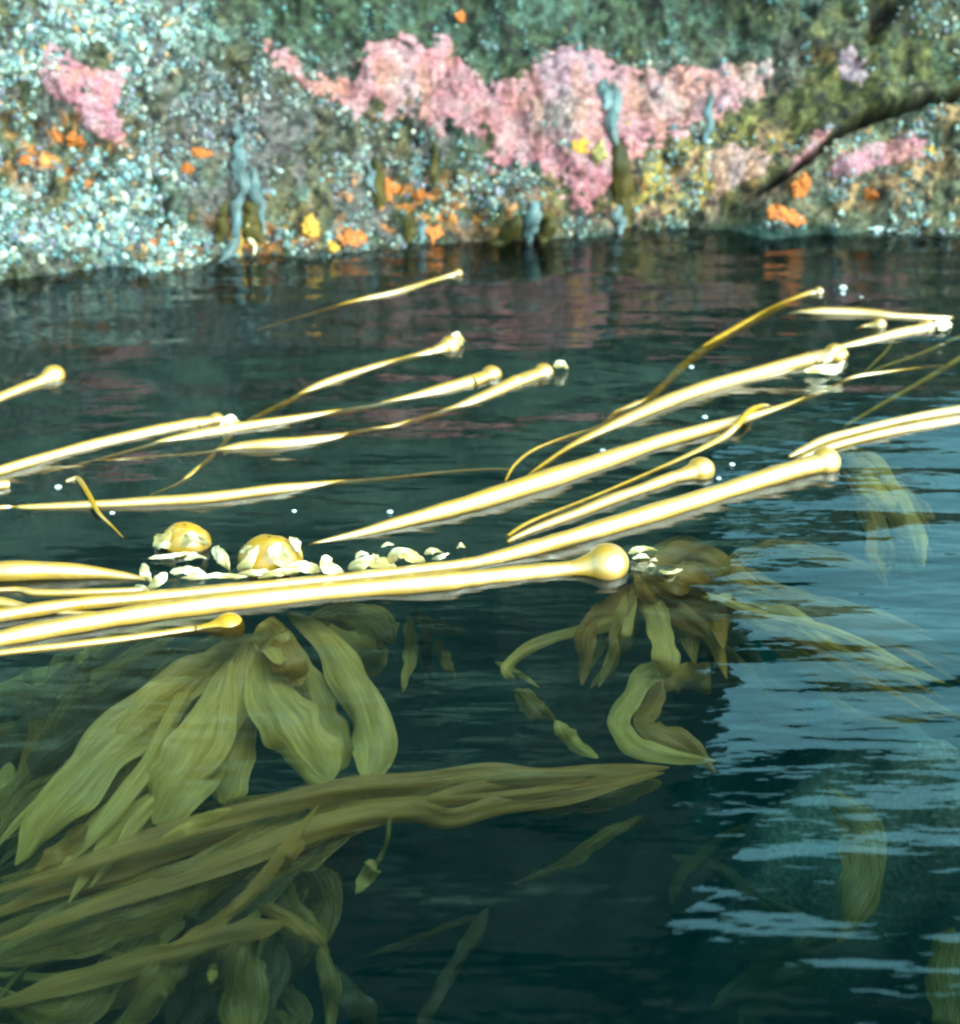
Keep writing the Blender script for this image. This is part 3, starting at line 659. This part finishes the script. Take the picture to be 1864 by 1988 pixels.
kD = kelp('nearest thick kelp, its big round golden white float at the middle of the picture', [(-90,1262,32),(0,1241,34),(150,1212,36),(301,1188,38),(502,1163,38),(702,1143,38),(850,1130,37),(929,1122,35),(1029,1112,32),(1110,1104,32)], (1180,1094,86), lift=0.3)
kA = kelp('sunken orange float under the nearest stipes with a great fan of broad blades', [(-80,1285,10,1.2),(0,1268,12,0.8),(150,1251,14,0.7),(280,1236,15,0.7),(380,1222,18,0.8)], (446,1217,62), lift=-0.55, film=0.12)
k = kelp('thick golden stub entering at the left edge above the long stipes', [(-80,1118,38),(0,1110,38,-0.2),(90,1108,34,-0.2),(180,1112,27,0),(250,1120,16,0.3),(285,1126,8,0.8)])
k = kelp('thin pale stipe under the golden stub at the left edge', [(-60,1150,9,0.6),(30,1145,12,0.3),(70,1151,15,0.1),(160,1151,16),(256,1147,14,0.2),(300,1142,8,0.8)])
k = kelp('golden stipe at the left edge tucked between the two long stipes', [(-80,1160,22),(0,1170,22,0.2),(60,1182,18,0.3),(120,1190,13,0.6),(200,1192,8,1.0)])
k = kelp('torn white stub cut by the left edge above the low stipe', [(-40,948,24),(0,942,22),(18,941,18)], None)
# thin under-water strands at the right
for lab, px in (('thin golden strand slanting down from the right edge, lower one', [(1930,655,10,3),(1864,696,10,3),(1782,746,10,4),(1711,786,9,5),(1640,828,6,7)]),
                ('thin golden strand slanting down from the right edge, upper one', [(1930,620,6,3),(1864,653,6,3),(1782,689,6,3),(1711,714,6,4),(1670,735,4,5)]),
                ('short thin strand linking the far tangle to the beaded stipe', [(1740,650,4,2),(1722,680,5,2),(1700,702,5,2),(1680,722,4,3)])):
    kelp(lab, px, None, 'thin', group='thin strands of kelp under the surface')

# ------------------------------------------------------------------ crumpled blades breaking the surface
def clump(label, shards, domes=()):
    c = shards[0][0][0]; root = thing('floating_blade_clump', label, 'kelp blades', P(c[0], c[1], 0), 'crumpled kelp blades on the surface')
    for x, y, w, h in domes:
        p = P(x, y, 0); k = mpp(p); rs = np.random.default_rng(int(x)); n, m = 28, 40
        th = np.linspace(0.05, 1.9, n)[:, None]; a = np.linspace(0, 2*np.pi, m, endpoint=False)[None]
        d = np.stack([np.sin(th)*np.cos(a), np.sin(th)*np.sin(a), np.cos(th)+0*a], -1).reshape(-1, 3)
        d = d*(1+0.06*fbm(d+x, 1.6, 2, int(x)))[:, None]
        v = p+d*np.array([w*0.5*k, w*0.4*k, h*1.0*k])
        mesh_obj('bulb', v, [tuple(q) for q in grid_faces(n, m, True).tolist()], M['bulb'], root, attrs={'film': np.full((len(v), 3), 0.35)})
    for i, (px, w, kind) in enumerate(shards):
        blade(px, w*0.9, 0, 0, kind, 'wet', root, seed=i*13+int(c[0]), curl=0.05, ruffle=0.03, tilt=(i*37 % 11-5)*0.11, twist=(i*53 % 7-3)*0.25)
clump('rounded heap of crumpled golden blades standing alone above the long stipes', [
 ([(302,1062,.0),(318,1042,.03),(338,1022,.06)], 30, 'leaf'), ([(296,1060,.0),(318,1058,.015),(345,1062,.0)], 16, 'ribbon'), ([(352,1062,.01),(366,1044,.05),(380,1034,.06)], 24, 'leaf'), ([(384,1040,.05),(398,1052,.02),(408,1060,.0)], 12, 'leaf'), ([(288,1084,.004),(330,1079,.008),(374,1073,.004)], 9, 'ribbon'), ([(358,1086,.004),(380,1078,.015),(402,1084,.004)], 14, 'leaf')],
 [(362, 1054, 92, 40)])
clump('largest heap of crumpled blades touching the long stipes left of the middle', [
 ([(414,1062,.045),(428,1082,.035),(448,1112,.0)], 34, 'leaf'), ([(462,1108,.0),(482,1092,.03),(502,1058,.065)], 26, 'leaf'), ([(466,1072,.03),(478,1066,.04),(490,1060,.05)], 14, 'leaf'), ([(536,1052,.07),(545,1080,.05),(572,1104,.01)], 40, 'leaf'), ([(524,1062,.07),(540,1082,.05),(552,1100,.02)], 26, 'leaf'), ([(562,1042,.06),(578,1058,.05),(588,1082,.02)], 18, 'leaf'), ([(458,1116,.0),(500,1112,.012),(540,1116,.0)], 14, 'ribbon')],
 [(526, 1092, 122, 56)])
clump('torn white blade scraps around the end of the golden stub', [
 ([(276,1094,.05),(284,1118,.04),(302,1142,.0)], 24, 'leaf'), ([(324,1112,.04),(306,1128,.03),(286,1146,.0)], 22, 'leaf'), ([(330,1112,.01),(360,1106,.02),(400,1114,.005)], 16, 'ribbon'), ([(350,1122,.005),(420,1118,.01),(480,1120,.005)], 12, 'ribbon'), ([(262,1136,.0),(276,1140,.01),(292,1148,.0)], 10, 'leaf')])
clump('row of white crumpled blades lying along the long stipes', [
 ([(500,1122,.0),(545,1112,.014),(600,1108,.0)], 18, 'ribbon'), ([(545,1108,.02),(590,1100,.025),(622,1110,.0)], 24, 'ribbon'), ([(626,1080,.055),(640,1100,.03),(668,1114,.0)], 32, 'leaf'), ([(676,1106,.0),(706,1094,.03),(740,1092,.02),(770,1100,.0)], 28, 'ribbon'), ([(690,1084,.015),(700,1074,.025),(716,1076,.02)], 10, 'leaf'), ([(752,1094,.01),(772,1072,.05),(796,1066,.05)], 26, 'leaf'), ([(764,1068,.05),(796,1080,.035),(826,1092,.0)], 30, 'leaf'), ([(740,1062,.012),(752,1056,.018),(766,1058,.01)], 7, 'leaf'), ([(716,1100,.0),(728,1082,.04),(734,1076,.045)], 16, 'leaf')])
clump('small golden blade curl at the right end of the row of crumpled blades', [
 ([(824,1076,.02),(842,1070,.03),(866,1076,.01)], 16, 'leaf'), ([(838,1086,.0),(854,1082,.015),(872,1074,.02)], 11, 'leaf'), ([(886,1064,.01),(895,1058,.02),(904,1063,.005)], 9, 'leaf')])
clump('glossy scraps of blade just right of the big round float', [
 ([(1220,1074,.01),(1245,1066,.02),(1278,1069,.005)], 15, 'ribbon'), ([(1228,1084,.01),(1248,1079,.014),(1262,1084,.004)], 9, 'leaf'), ([(1262,1090,.006),(1270,1086,.012),(1278,1091,.002)], 6, 'leaf'), ([(1278,1108,.005),(1300,1112,.012),(1326,1105,.002)], 8, 'ribbon'), ([(1256,1100,.005),(1265,1097,.01),(1274,1100,.002)], 6, 'leaf')])

# ------------------------------------------------------------------ foam
import bmesh
def bubble(x, y, w):
    p = P(x, y, 0); r = w*0.5*mpp(p)
    bm = bmesh.new(); bmesh.ops.create_icosphere(bm, subdivisions=2, radius=r)
    for v in bm.verts: v.co = Vector((v.co.x*1.2, v.co.y, v.co.z*0.7+r*0.25))
    me = bpy.data.meshes.new('foam_fleck'); bm.to_mesh(me); bm.free(); me.materials.append(M['foam'])
    o = bpy.data.objects.new('foam_fleck', me); o.location = p; COL.objects.link(o)
    for q in me.polygons: q.use_smooth = True
    tag(o, 'small white fleck of foam on the dark water between the kelp stipes', 'foam fleck', 'white foam flecks on the water')
for a in [(1636,560,13),(1636,571,8),(1368,811,10),(1421,903,10),(1170,876,10),(571,993,8),(757,995,11),(1395,930,9),(113,947,12),(1672,578,6),(218,997,9),(16,985,9),(1342,714,9)]: bubble(*a)

# ------------------------------------------------------------------ blades under water
def frond(px, w, z0, z1, kind, mat, root, **kw): return blade(px, w, z0, z1, kind, mat, root, **kw)
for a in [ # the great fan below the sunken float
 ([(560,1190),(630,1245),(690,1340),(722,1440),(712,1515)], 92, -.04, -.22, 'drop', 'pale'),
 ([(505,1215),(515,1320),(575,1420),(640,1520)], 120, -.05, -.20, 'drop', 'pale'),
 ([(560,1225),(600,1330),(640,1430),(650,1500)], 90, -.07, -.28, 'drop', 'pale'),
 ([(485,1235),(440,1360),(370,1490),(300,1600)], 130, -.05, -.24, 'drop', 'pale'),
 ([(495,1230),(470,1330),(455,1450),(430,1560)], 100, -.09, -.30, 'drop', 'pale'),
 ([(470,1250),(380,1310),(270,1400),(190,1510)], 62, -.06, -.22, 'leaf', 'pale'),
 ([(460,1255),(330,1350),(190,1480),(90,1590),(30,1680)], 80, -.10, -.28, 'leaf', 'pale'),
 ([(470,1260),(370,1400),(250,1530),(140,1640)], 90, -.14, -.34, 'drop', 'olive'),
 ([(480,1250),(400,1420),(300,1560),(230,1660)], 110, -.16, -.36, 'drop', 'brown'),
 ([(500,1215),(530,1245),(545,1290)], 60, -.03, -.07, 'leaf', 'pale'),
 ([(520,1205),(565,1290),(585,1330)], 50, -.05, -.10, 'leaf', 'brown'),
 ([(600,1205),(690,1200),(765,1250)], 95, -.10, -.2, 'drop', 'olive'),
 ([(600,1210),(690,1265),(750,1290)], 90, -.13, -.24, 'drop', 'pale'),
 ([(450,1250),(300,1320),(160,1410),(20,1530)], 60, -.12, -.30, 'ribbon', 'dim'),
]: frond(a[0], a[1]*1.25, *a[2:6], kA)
far = thing('kelp_frond', 'narrow ragged blades hanging in the dark right of the great fan', 'kelp blades', P(800,1250,-.2), 'loose bunches of kelp blades under water')
for a in [([(795,1195),(796,1270),(782,1345)], 28, -.1, -.25, 'leaf', 'pale'), ([(825,1195),(828,1260),(826,1330)], 24, -.1, -.25, 'leaf', 'dim'), ([(845,1240),(865,1280),(886,1320)], 24, -.15, -.25, 'leaf', 'olive'), ([(800,1190),(850,1220),(910,1225)], 30, -.15, -.3, 'leaf', 'dim')]: frond(*a[:6], far)
lf = thing('kelp_frond', 'dim olive blades in the deep water at the left edge', 'kelp blades', P(80,1380,-.4), 'loose bunches of kelp blades under water')
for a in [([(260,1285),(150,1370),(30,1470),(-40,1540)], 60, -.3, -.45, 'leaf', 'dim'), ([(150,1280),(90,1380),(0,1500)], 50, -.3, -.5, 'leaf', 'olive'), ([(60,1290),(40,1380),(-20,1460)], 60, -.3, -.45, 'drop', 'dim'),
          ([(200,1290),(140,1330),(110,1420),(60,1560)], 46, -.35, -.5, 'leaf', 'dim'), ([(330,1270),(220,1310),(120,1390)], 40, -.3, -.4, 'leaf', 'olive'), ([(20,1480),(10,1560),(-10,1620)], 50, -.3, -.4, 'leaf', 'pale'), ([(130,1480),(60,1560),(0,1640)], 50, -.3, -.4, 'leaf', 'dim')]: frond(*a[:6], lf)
band = thing('kelp_frond', 'long brown bundle of ribbons streaming across under the great fan', 'kelp blades', P(800,1550,-.25), 'loose bunches of kelp blades under water')
for a in [([(1300,1490),(1180,1497),(1050,1508),(930,1508),(800,1520),(660,1535),(500,1570),(330,1620),(120,1690),(-40,1740)], 40, -.16, -.24, 'ribbon', 'brown'),
          ([(1290,1500),(1150,1520),(1000,1535),(860,1530),(700,1545),(520,1590),(300,1660),(100,1730),(-40,1790)], 46, -.19, -.28, 'ribbon', 'brown'),
          ([(1260,1505),(1120,1540),(980,1560),(880,1590),(800,1575),(640,1600),(420,1680),(180,1760),(-40,1840)], 42, -.17, -.27, 'ribbon', 'brown'),
          ([(1285,1520),(1190,1535),(1100,1560),(1000,1570)], 56, -.22, -.28, 'leaf', 'olive'),
          ([(700,1600),(520,1650),(350,1730),(180,1790),(-40,1870)], 110, -.24, -.33, 'ribbon', 'olive'),
          ([(640,1560),(450,1620),(260,1680),(-40,1770)], 110, -.30, -.40, 'ribbon', 'olive'),
          ([(560,1790),(400,1830),(220,1885),(-40,1960)], 44, -.28, -.38, 'ribbon', 'brown'),
          ([(450,1570),(380,1600),(310,1630)], 26, -.14, -.17, 'leaf', 'pale'),
          ([(590,1630),(560,1670),(535,1700)], 24, -.16, -.2, 'leaf', 'brown'),
          ([(620,1560),(500,1720),(420,1790),(330,1840)], 26, -.15, -.22, 'ribbon', 'brown'),
          ([(170,1600),(110,1660),(60,1700)], 40, -.2, -.25, 'leaf', 'brown')]: frond(*a[:6], band)
low = thing('kelp_frond', 'pale broad blades hanging down at the bottom left below the brown bundle', 'kelp blades', P(500,1850,-.4), 'loose bunches of kelp blades under water')
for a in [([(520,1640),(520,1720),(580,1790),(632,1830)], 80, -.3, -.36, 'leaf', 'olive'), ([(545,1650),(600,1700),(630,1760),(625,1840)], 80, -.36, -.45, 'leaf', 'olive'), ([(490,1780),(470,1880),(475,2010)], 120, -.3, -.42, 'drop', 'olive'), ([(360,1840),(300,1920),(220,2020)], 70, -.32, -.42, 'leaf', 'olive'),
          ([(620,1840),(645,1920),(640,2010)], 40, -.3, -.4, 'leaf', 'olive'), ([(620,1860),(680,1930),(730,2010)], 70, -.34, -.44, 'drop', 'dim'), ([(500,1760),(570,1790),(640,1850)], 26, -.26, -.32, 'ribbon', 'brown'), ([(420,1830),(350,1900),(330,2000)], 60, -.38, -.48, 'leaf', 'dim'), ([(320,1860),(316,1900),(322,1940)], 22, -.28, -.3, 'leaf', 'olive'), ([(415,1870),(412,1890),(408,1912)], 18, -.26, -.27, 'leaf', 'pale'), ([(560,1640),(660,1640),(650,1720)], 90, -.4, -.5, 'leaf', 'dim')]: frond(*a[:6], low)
bits = thing('kelp_frond', 'small yellow leaf on a thread hanging from the brown bundle', 'kelp blades', P(740,1650,-.25), 'loose bunches of kelp blades under water')
frond([(758,1585),(752,1630),(738,1665),(728,1680)], 9, -.2, -.25, 'full', 'olive', bits); frond([(730,1672),(716,1695),(690,1735)], 34, -.24, -.26, 'leaf', 'pale', bits)
bits = thing('kelp_frond', 'lone slanting olive blade in the dark right of the hanging yellow leaf', 'kelp blades', P(1120,1650,-.3), 'loose bunches of kelp blades under water')
frond([(1250,1585),(1170,1625),(1110,1670),(1000,1715)], 30, -.34, -.46, 'leaf', 'olive', bits)
bits = thing('kelp_frond', 'thin forked ribbon fading into the dark at the bottom middle', 'kelp blades', P(880,1850,-.4), 'loose bunches of kelp blades under water')
frond([(950,1760),(910,1830),(880,1880),(830,1960),(815,2010)], 28, -.35, -.45, 'ribbon', 'dim', bits); frond([(930,1775),(830,1815),(715,1855)], 14, -.35, -.4, 'ribbon', 'dim', bits)

for a in [ # blades of the nearest big float
 ([(1245,1125),(1258,1165),(1282,1220),(1292,1280),(1285,1315)], 50, -.03, -.16, 'ribbon', 'pale'),
 ([(1288,1275),(1252,1318),(1212,1370),(1208,1420),(1262,1458),(1390,1478)], 46, -.15, -.24, 'ribbon', 'pale'),
 ([(1285,1310),(1262,1370),(1258,1410),(1330,1445),(1390,1500)], 44, -.2, -.28, 'ribbon', 'brown'),
 ([(1225,1135),(1180,1185),(1142,1225),(1136,1280),(1130,1330)], 46, -.03, -.2, 'leaf', 'brown'),
 ([(1215,1150),(1195,1205),(1110,1228),(1030,1255),(985,1298),(1000,1318)], 24, -.05, -.2, 'ribbon', 'pale'),
 ([(960,1284),(1000,1305),(1048,1335)], 14, -.18, -.22, 'leaf', 'pale'),
 ([(1000,1338),(1040,1375),(1080,1400)], 42, -.2, -.24, 'leaf', 'olive'), ([(1078,1398),(1110,1440),(1162,1472)], 32, -.24, -.27, 'leaf', 'pale'),
 ([(1270,1310),(1320,1318),(1380,1316)], 56, -.2, -.24, 'full', 'brown'),
 ([(1240,1110),(1290,1150),(1330,1210),(1350,1290)], 60, -.04, -.2, 'leaf', 'olive'),
 ([(1250,1115),(1340,1150),(1440,1200),(1560,1270),(1700,1330),(1880,1400)], 44, -.06, -.25, 'ribbon', 'olive'),
 ([(1250,1105),(1350,1125),(1460,1165),(1580,1195),(1720,1225),(1880,1290)], 44, -.02, -.1, 'ribbon', 'dim'),
 ([(1240,1100),(1330,1105),(1430,1125),(1540,1160),(1640,1185)], 34, -.03, -.12, 'ribbon', 'olive'),
 ([(1260,1090),(1340,1075),(1400,1095),(1470,1130)], 50, -.02, -.06, 'leaf', 'brown'),
 ([(1390,1120),(1450,1080),(1520,1062),(1610,1080),(1710,1115)], 34, -.03, -.12, 'ribbon', 'olive'),
 ([(1270,1120),(1380,1160),(1500,1240),(1640,1340),(1800,1400)], 40, -.06, -.2, 'ribbon', 'dim'),
 ([(1230,1120),(1290,1118),(1350,1130),(1400,1150)], 60, -.02, -.05, 'leaf', 'brown'),
 ([(1290,1140),(1400,1220),(1480,1330),(1600,1450)], 60, -.3, -.5, 'ribbon', 'dim'),
 ([(1330,1160),(1450,1300),(1560,1420),(1640,1560)], 70, -.35, -.55, 'ribbon', 'dim'),
]: frond(*a[:6], kD)
for a in [([(1635,885),(1720,930),(1800,1000)], 40, -.02, -.18, 'leaf', 'olive'), ([(1635,890),(1715,980),(1790,1105)], 46, -.03, -.25, 'leaf', 'olive'), ([(1630,895),(1670,980),(1690,1085)], 40, -.03, -.25, 'leaf', 'dim'), ([(1625,900),(1640,970),(1610,1060)], 40, -.03, -.25, 'leaf', 'dim'), ([(1640,880),(1740,960),(1780,1060)], 34, -.05, -.25, 'leaf', 'dim'), ([(1640,875),(1720,905),(1790,950)], 26, -.02, -.12, 'leaf', 'dim'), ([(1630,890),(1740,1010),(1760,1080)], 40, -.1, -.3, 'leaf', 'olive')]: frond(*a[:6], kE)
rt = thing('kelp_frond', 'single broad yellowish blade hanging in the teal water at lower right', 'kelp blades', P(1660,1680,-.35), 'loose bunches of kelp blades under water')
frond([(1605,1530),(1665,1610),(1680,1690),(1650,1770),(1630,1830)], 84, -.34, -.5, 'leaf', 'olive', rt)
rt = thing('kelp_frond', 'brown blade cut by the right edge at the bottom corner', 'kelp blades', P(1840,1900,-.4), 'loose bunches of kelp blades under water')
frond([(1850,1800),(1830,1880),(1845,1960),(1850,2020)], 60, -.5, -.6, 'ribbon', 'olive', rt); frond([(1880,1560),(1845,1600),(1860,1660)], 50, -.45, -.5, 'leaf', 'dim', rt)
rt = thing('kelp_frond', 'dim blades lying on the deep rocks at the bottom right', 'kelp blades', P(1550,1870,-.6), 'loose bunches of kelp blades under water')
for a in [([(1640,1790),(1560,1840),(1480,1880),(1380,1960)], 46, -.62, -.8, 'ribbon', 'dim'), ([(1300,1660),(1400,1690),(1500,1760),(1640,1800),(1760,1790)], 26, -.6, -.7, 'ribbon', 'dim'), ([(1600,1880),(1500,1920),(1430,2010)], 44, -.65, -.8, 'ribbon', 'dim'), ([(1300,1760),(1330,1690),(1420,1620),(1540,1600),(1640,1650)], 22, -.55, -.6, 'ribbon', 'dim')]: frond(*a[:6], rt)

def jitter_bundle(root, px, n, w, z0, z1, mats, spread, kind='ribbon', seed=0):
    rs = np.random.default_rng(seed)
    for i in range(n):
        o = rs.normal()*spread; k = rs.normal()*spread*0.5
        q = [(x+rs.normal()*spread*0.35, y+o*(0.3+0.7*t/(len(px)-1))+k*math.sin(t*1.7)+rs.normal()*spread*0.2) for t, (x, y) in enumerate(px)]
        d = rs.random()*0.10
        blade(q, w*(0.6+0.8*rs.random()), z0-d, z1-d*1.3, kind, mats[int(rs.integers(len(mats)))], root, seed=seed*31+i)
jitter_bundle(band, [(760,1560),(560,1610),(350,1690),(150,1760),(-50,1830)], 9, 60, -.26, -.36, ['olive', 'brown', 'olive', 'dim'], 60, seed=3)
jitter_bundle(band, [(1180,1515),(950,1540),(700,1570),(480,1620),(250,1690),(-40,1760)], 9, 30, -.17, -.3, ['brown', 'olive', 'brown', 'brown'], 26, seed=5)
jitter_bundle(band, [(1150,1505),(1010,1520),(880,1545),(760,1560)], 5, 34, -.17, -.24, ['brown', 'brown', 'olive'], 18, 'leaf', seed=21)
jitter_bundle(lf, [(330,1270),(220,1370),(110,1480),(-40,1600)], 10, 52, -.2, -.34, ['olive', 'olive', 'dim', 'pale'], 70, 'leaf', seed=7)
jitter_bundle(lf, [(180,1290),(110,1370),(40,1450),(-50,1530)], 7, 46, -.2, -.34, ['olive', 'dim', 'pale'], 60, 'leaf', seed=23)
jitter_bundle(kA, [(480,1250),(380,1370),(280,1490),(180,1620)], 6, 75, -.16, -.34, ['olive', 'pale', 'brown'], 55, 'drop', seed=9)
jitter_bundle(low, [(520,1760),(480,1830),(440,1910),(400,2010)], 9, 56, -.34, -.5, ['dim', 'olive'], 100, 'leaf', seed=11)
jitter_bundle(low, [(620,1700),(450,1800),(280,1880),(80,1960),(-40,2000)], 12, 50, -.40, -.58, ['olive', 'dim', 'brown', 'dim'], 80, seed=25)
jitter_bundle(low, [(560,1640),(420,1740),(260,1840),(120,1930)], 9, 60, -.34, -.48, ['olive', 'brown', 'dim'], 80, 'leaf', seed=27)
jitter_bundle(kD, [(1260,1110),(1390,1145),(1520,1195),(1680,1260),(1870,1340)], 8, 20, -.05, -.26, ['dim', 'olive', 'dim'], 44, seed=13)
jitter_bundle(kD, [(1270,1115),(1350,1200),(1430,1300),(1520,1420)], 5, 40, -.12, -.45, ['olive', 'dim', 'dim'], 45, 'leaf', seed=15)
jitter_bundle(kE, [(1635,890),(1690,950),(1740,1020),(1770,1090)], 8, 26, -.03, -.26, ['olive', 'dim'], 34, 'leaf', seed=17)
jitter_bundle(kE, [(1640,880),(1700,930),(1760,1000),(1800,1060)], 9, 26, -.01, -.10, ['pale', 'brown', 'olive'], 34, 'ribbon', seed=19)
jitter_bundle(kE, [(1640,885),(1680,960),(1710,1040),(1720,1100)], 9, 26, -.01, -.14, ['brown', 'olive', 'pale'], 40, 'ribbon', seed=35)

def foam_line():
    rs = np.random.default_rng(3); V = []; F = []
    for i in range(75):
        x = 1540+340*rs.random()**0.8; y = np.interp(x, [1540, 1640, 1880], [434, 440, 447])+rs.normal()*4
        p = P(x, y, 0.002); a = 0.003+0.013*rs.random()**2; k = 9; b = len(V)
        for j in range(k):
            t = 2*math.pi*j/k; V.append(p+np.array([a*1.8*math.cos(t), a*0.6*math.sin(t), 0])*(1+0.3*rs.normal()))
        V.append(p+np.array([0, 0, 0.006])); F += [(b+j, b+(j+1) % k, b+k) for j in range(k)]
    tag(mesh_obj('foam', V, F, M['foam']), 'thin line of white foam where the water meets the rock at the far right', 'foam', kind='stuff')
foam_line()
jitter_bundle(kD, [(1235,1110),(1300,1130),(1370,1180),(1400,1260)], 9, 46, -.015, -.12, ['olive', 'brown', 'olive'], 34, 'leaf', seed=29)
jitter_bundle(kD, [(1240,1105),(1310,1100),(1390,1110),(1480,1140)], 6, 36, -.015, -.06, ['brown', 'olive'], 26, 'leaf', seed=31)
jitter_bundle(kD, [(1380,1150),(1500,1190),(1640,1240),(1800,1320)], 10, 22, -.01, -.08, ['olive', 'brown', 'pale'], 50, seed=33)
jitter_bundle(low, [(640,1600),(470,1680),(300,1760),(120,1830),(-40,1890)], 14, 24, -.18, -.36, ['olive', 'brown', 'pale', 'dim'], 95, seed=41)
jitter_bundle(lf, [(420,1270),(270,1380),(130,1500),(-40,1650)], 14, 24, -.12, -.30, ['olive', 'dim', 'pale', 'olive'], 90, seed=43)
jitter_bundle(kA, [(490,1240),(400,1370),(290,1510),(150,1670)], 9, 34, -.06, -.24, ['pale', 'olive'], 60, seed=45)
jitter_bundle(low, [(560,1700),(540,1800),(500,1900),(480,2010)], 12, 34, -.36, -.56, ['dim', 'olive', 'olive'], 120, seed=47)
jitter_bundle(kD, [(1240,1120),(1200,1180),(1180,1240),(1150,1310)], 5, 16, -.02, -.18, ['olive', 'pale'], 40, seed=49)
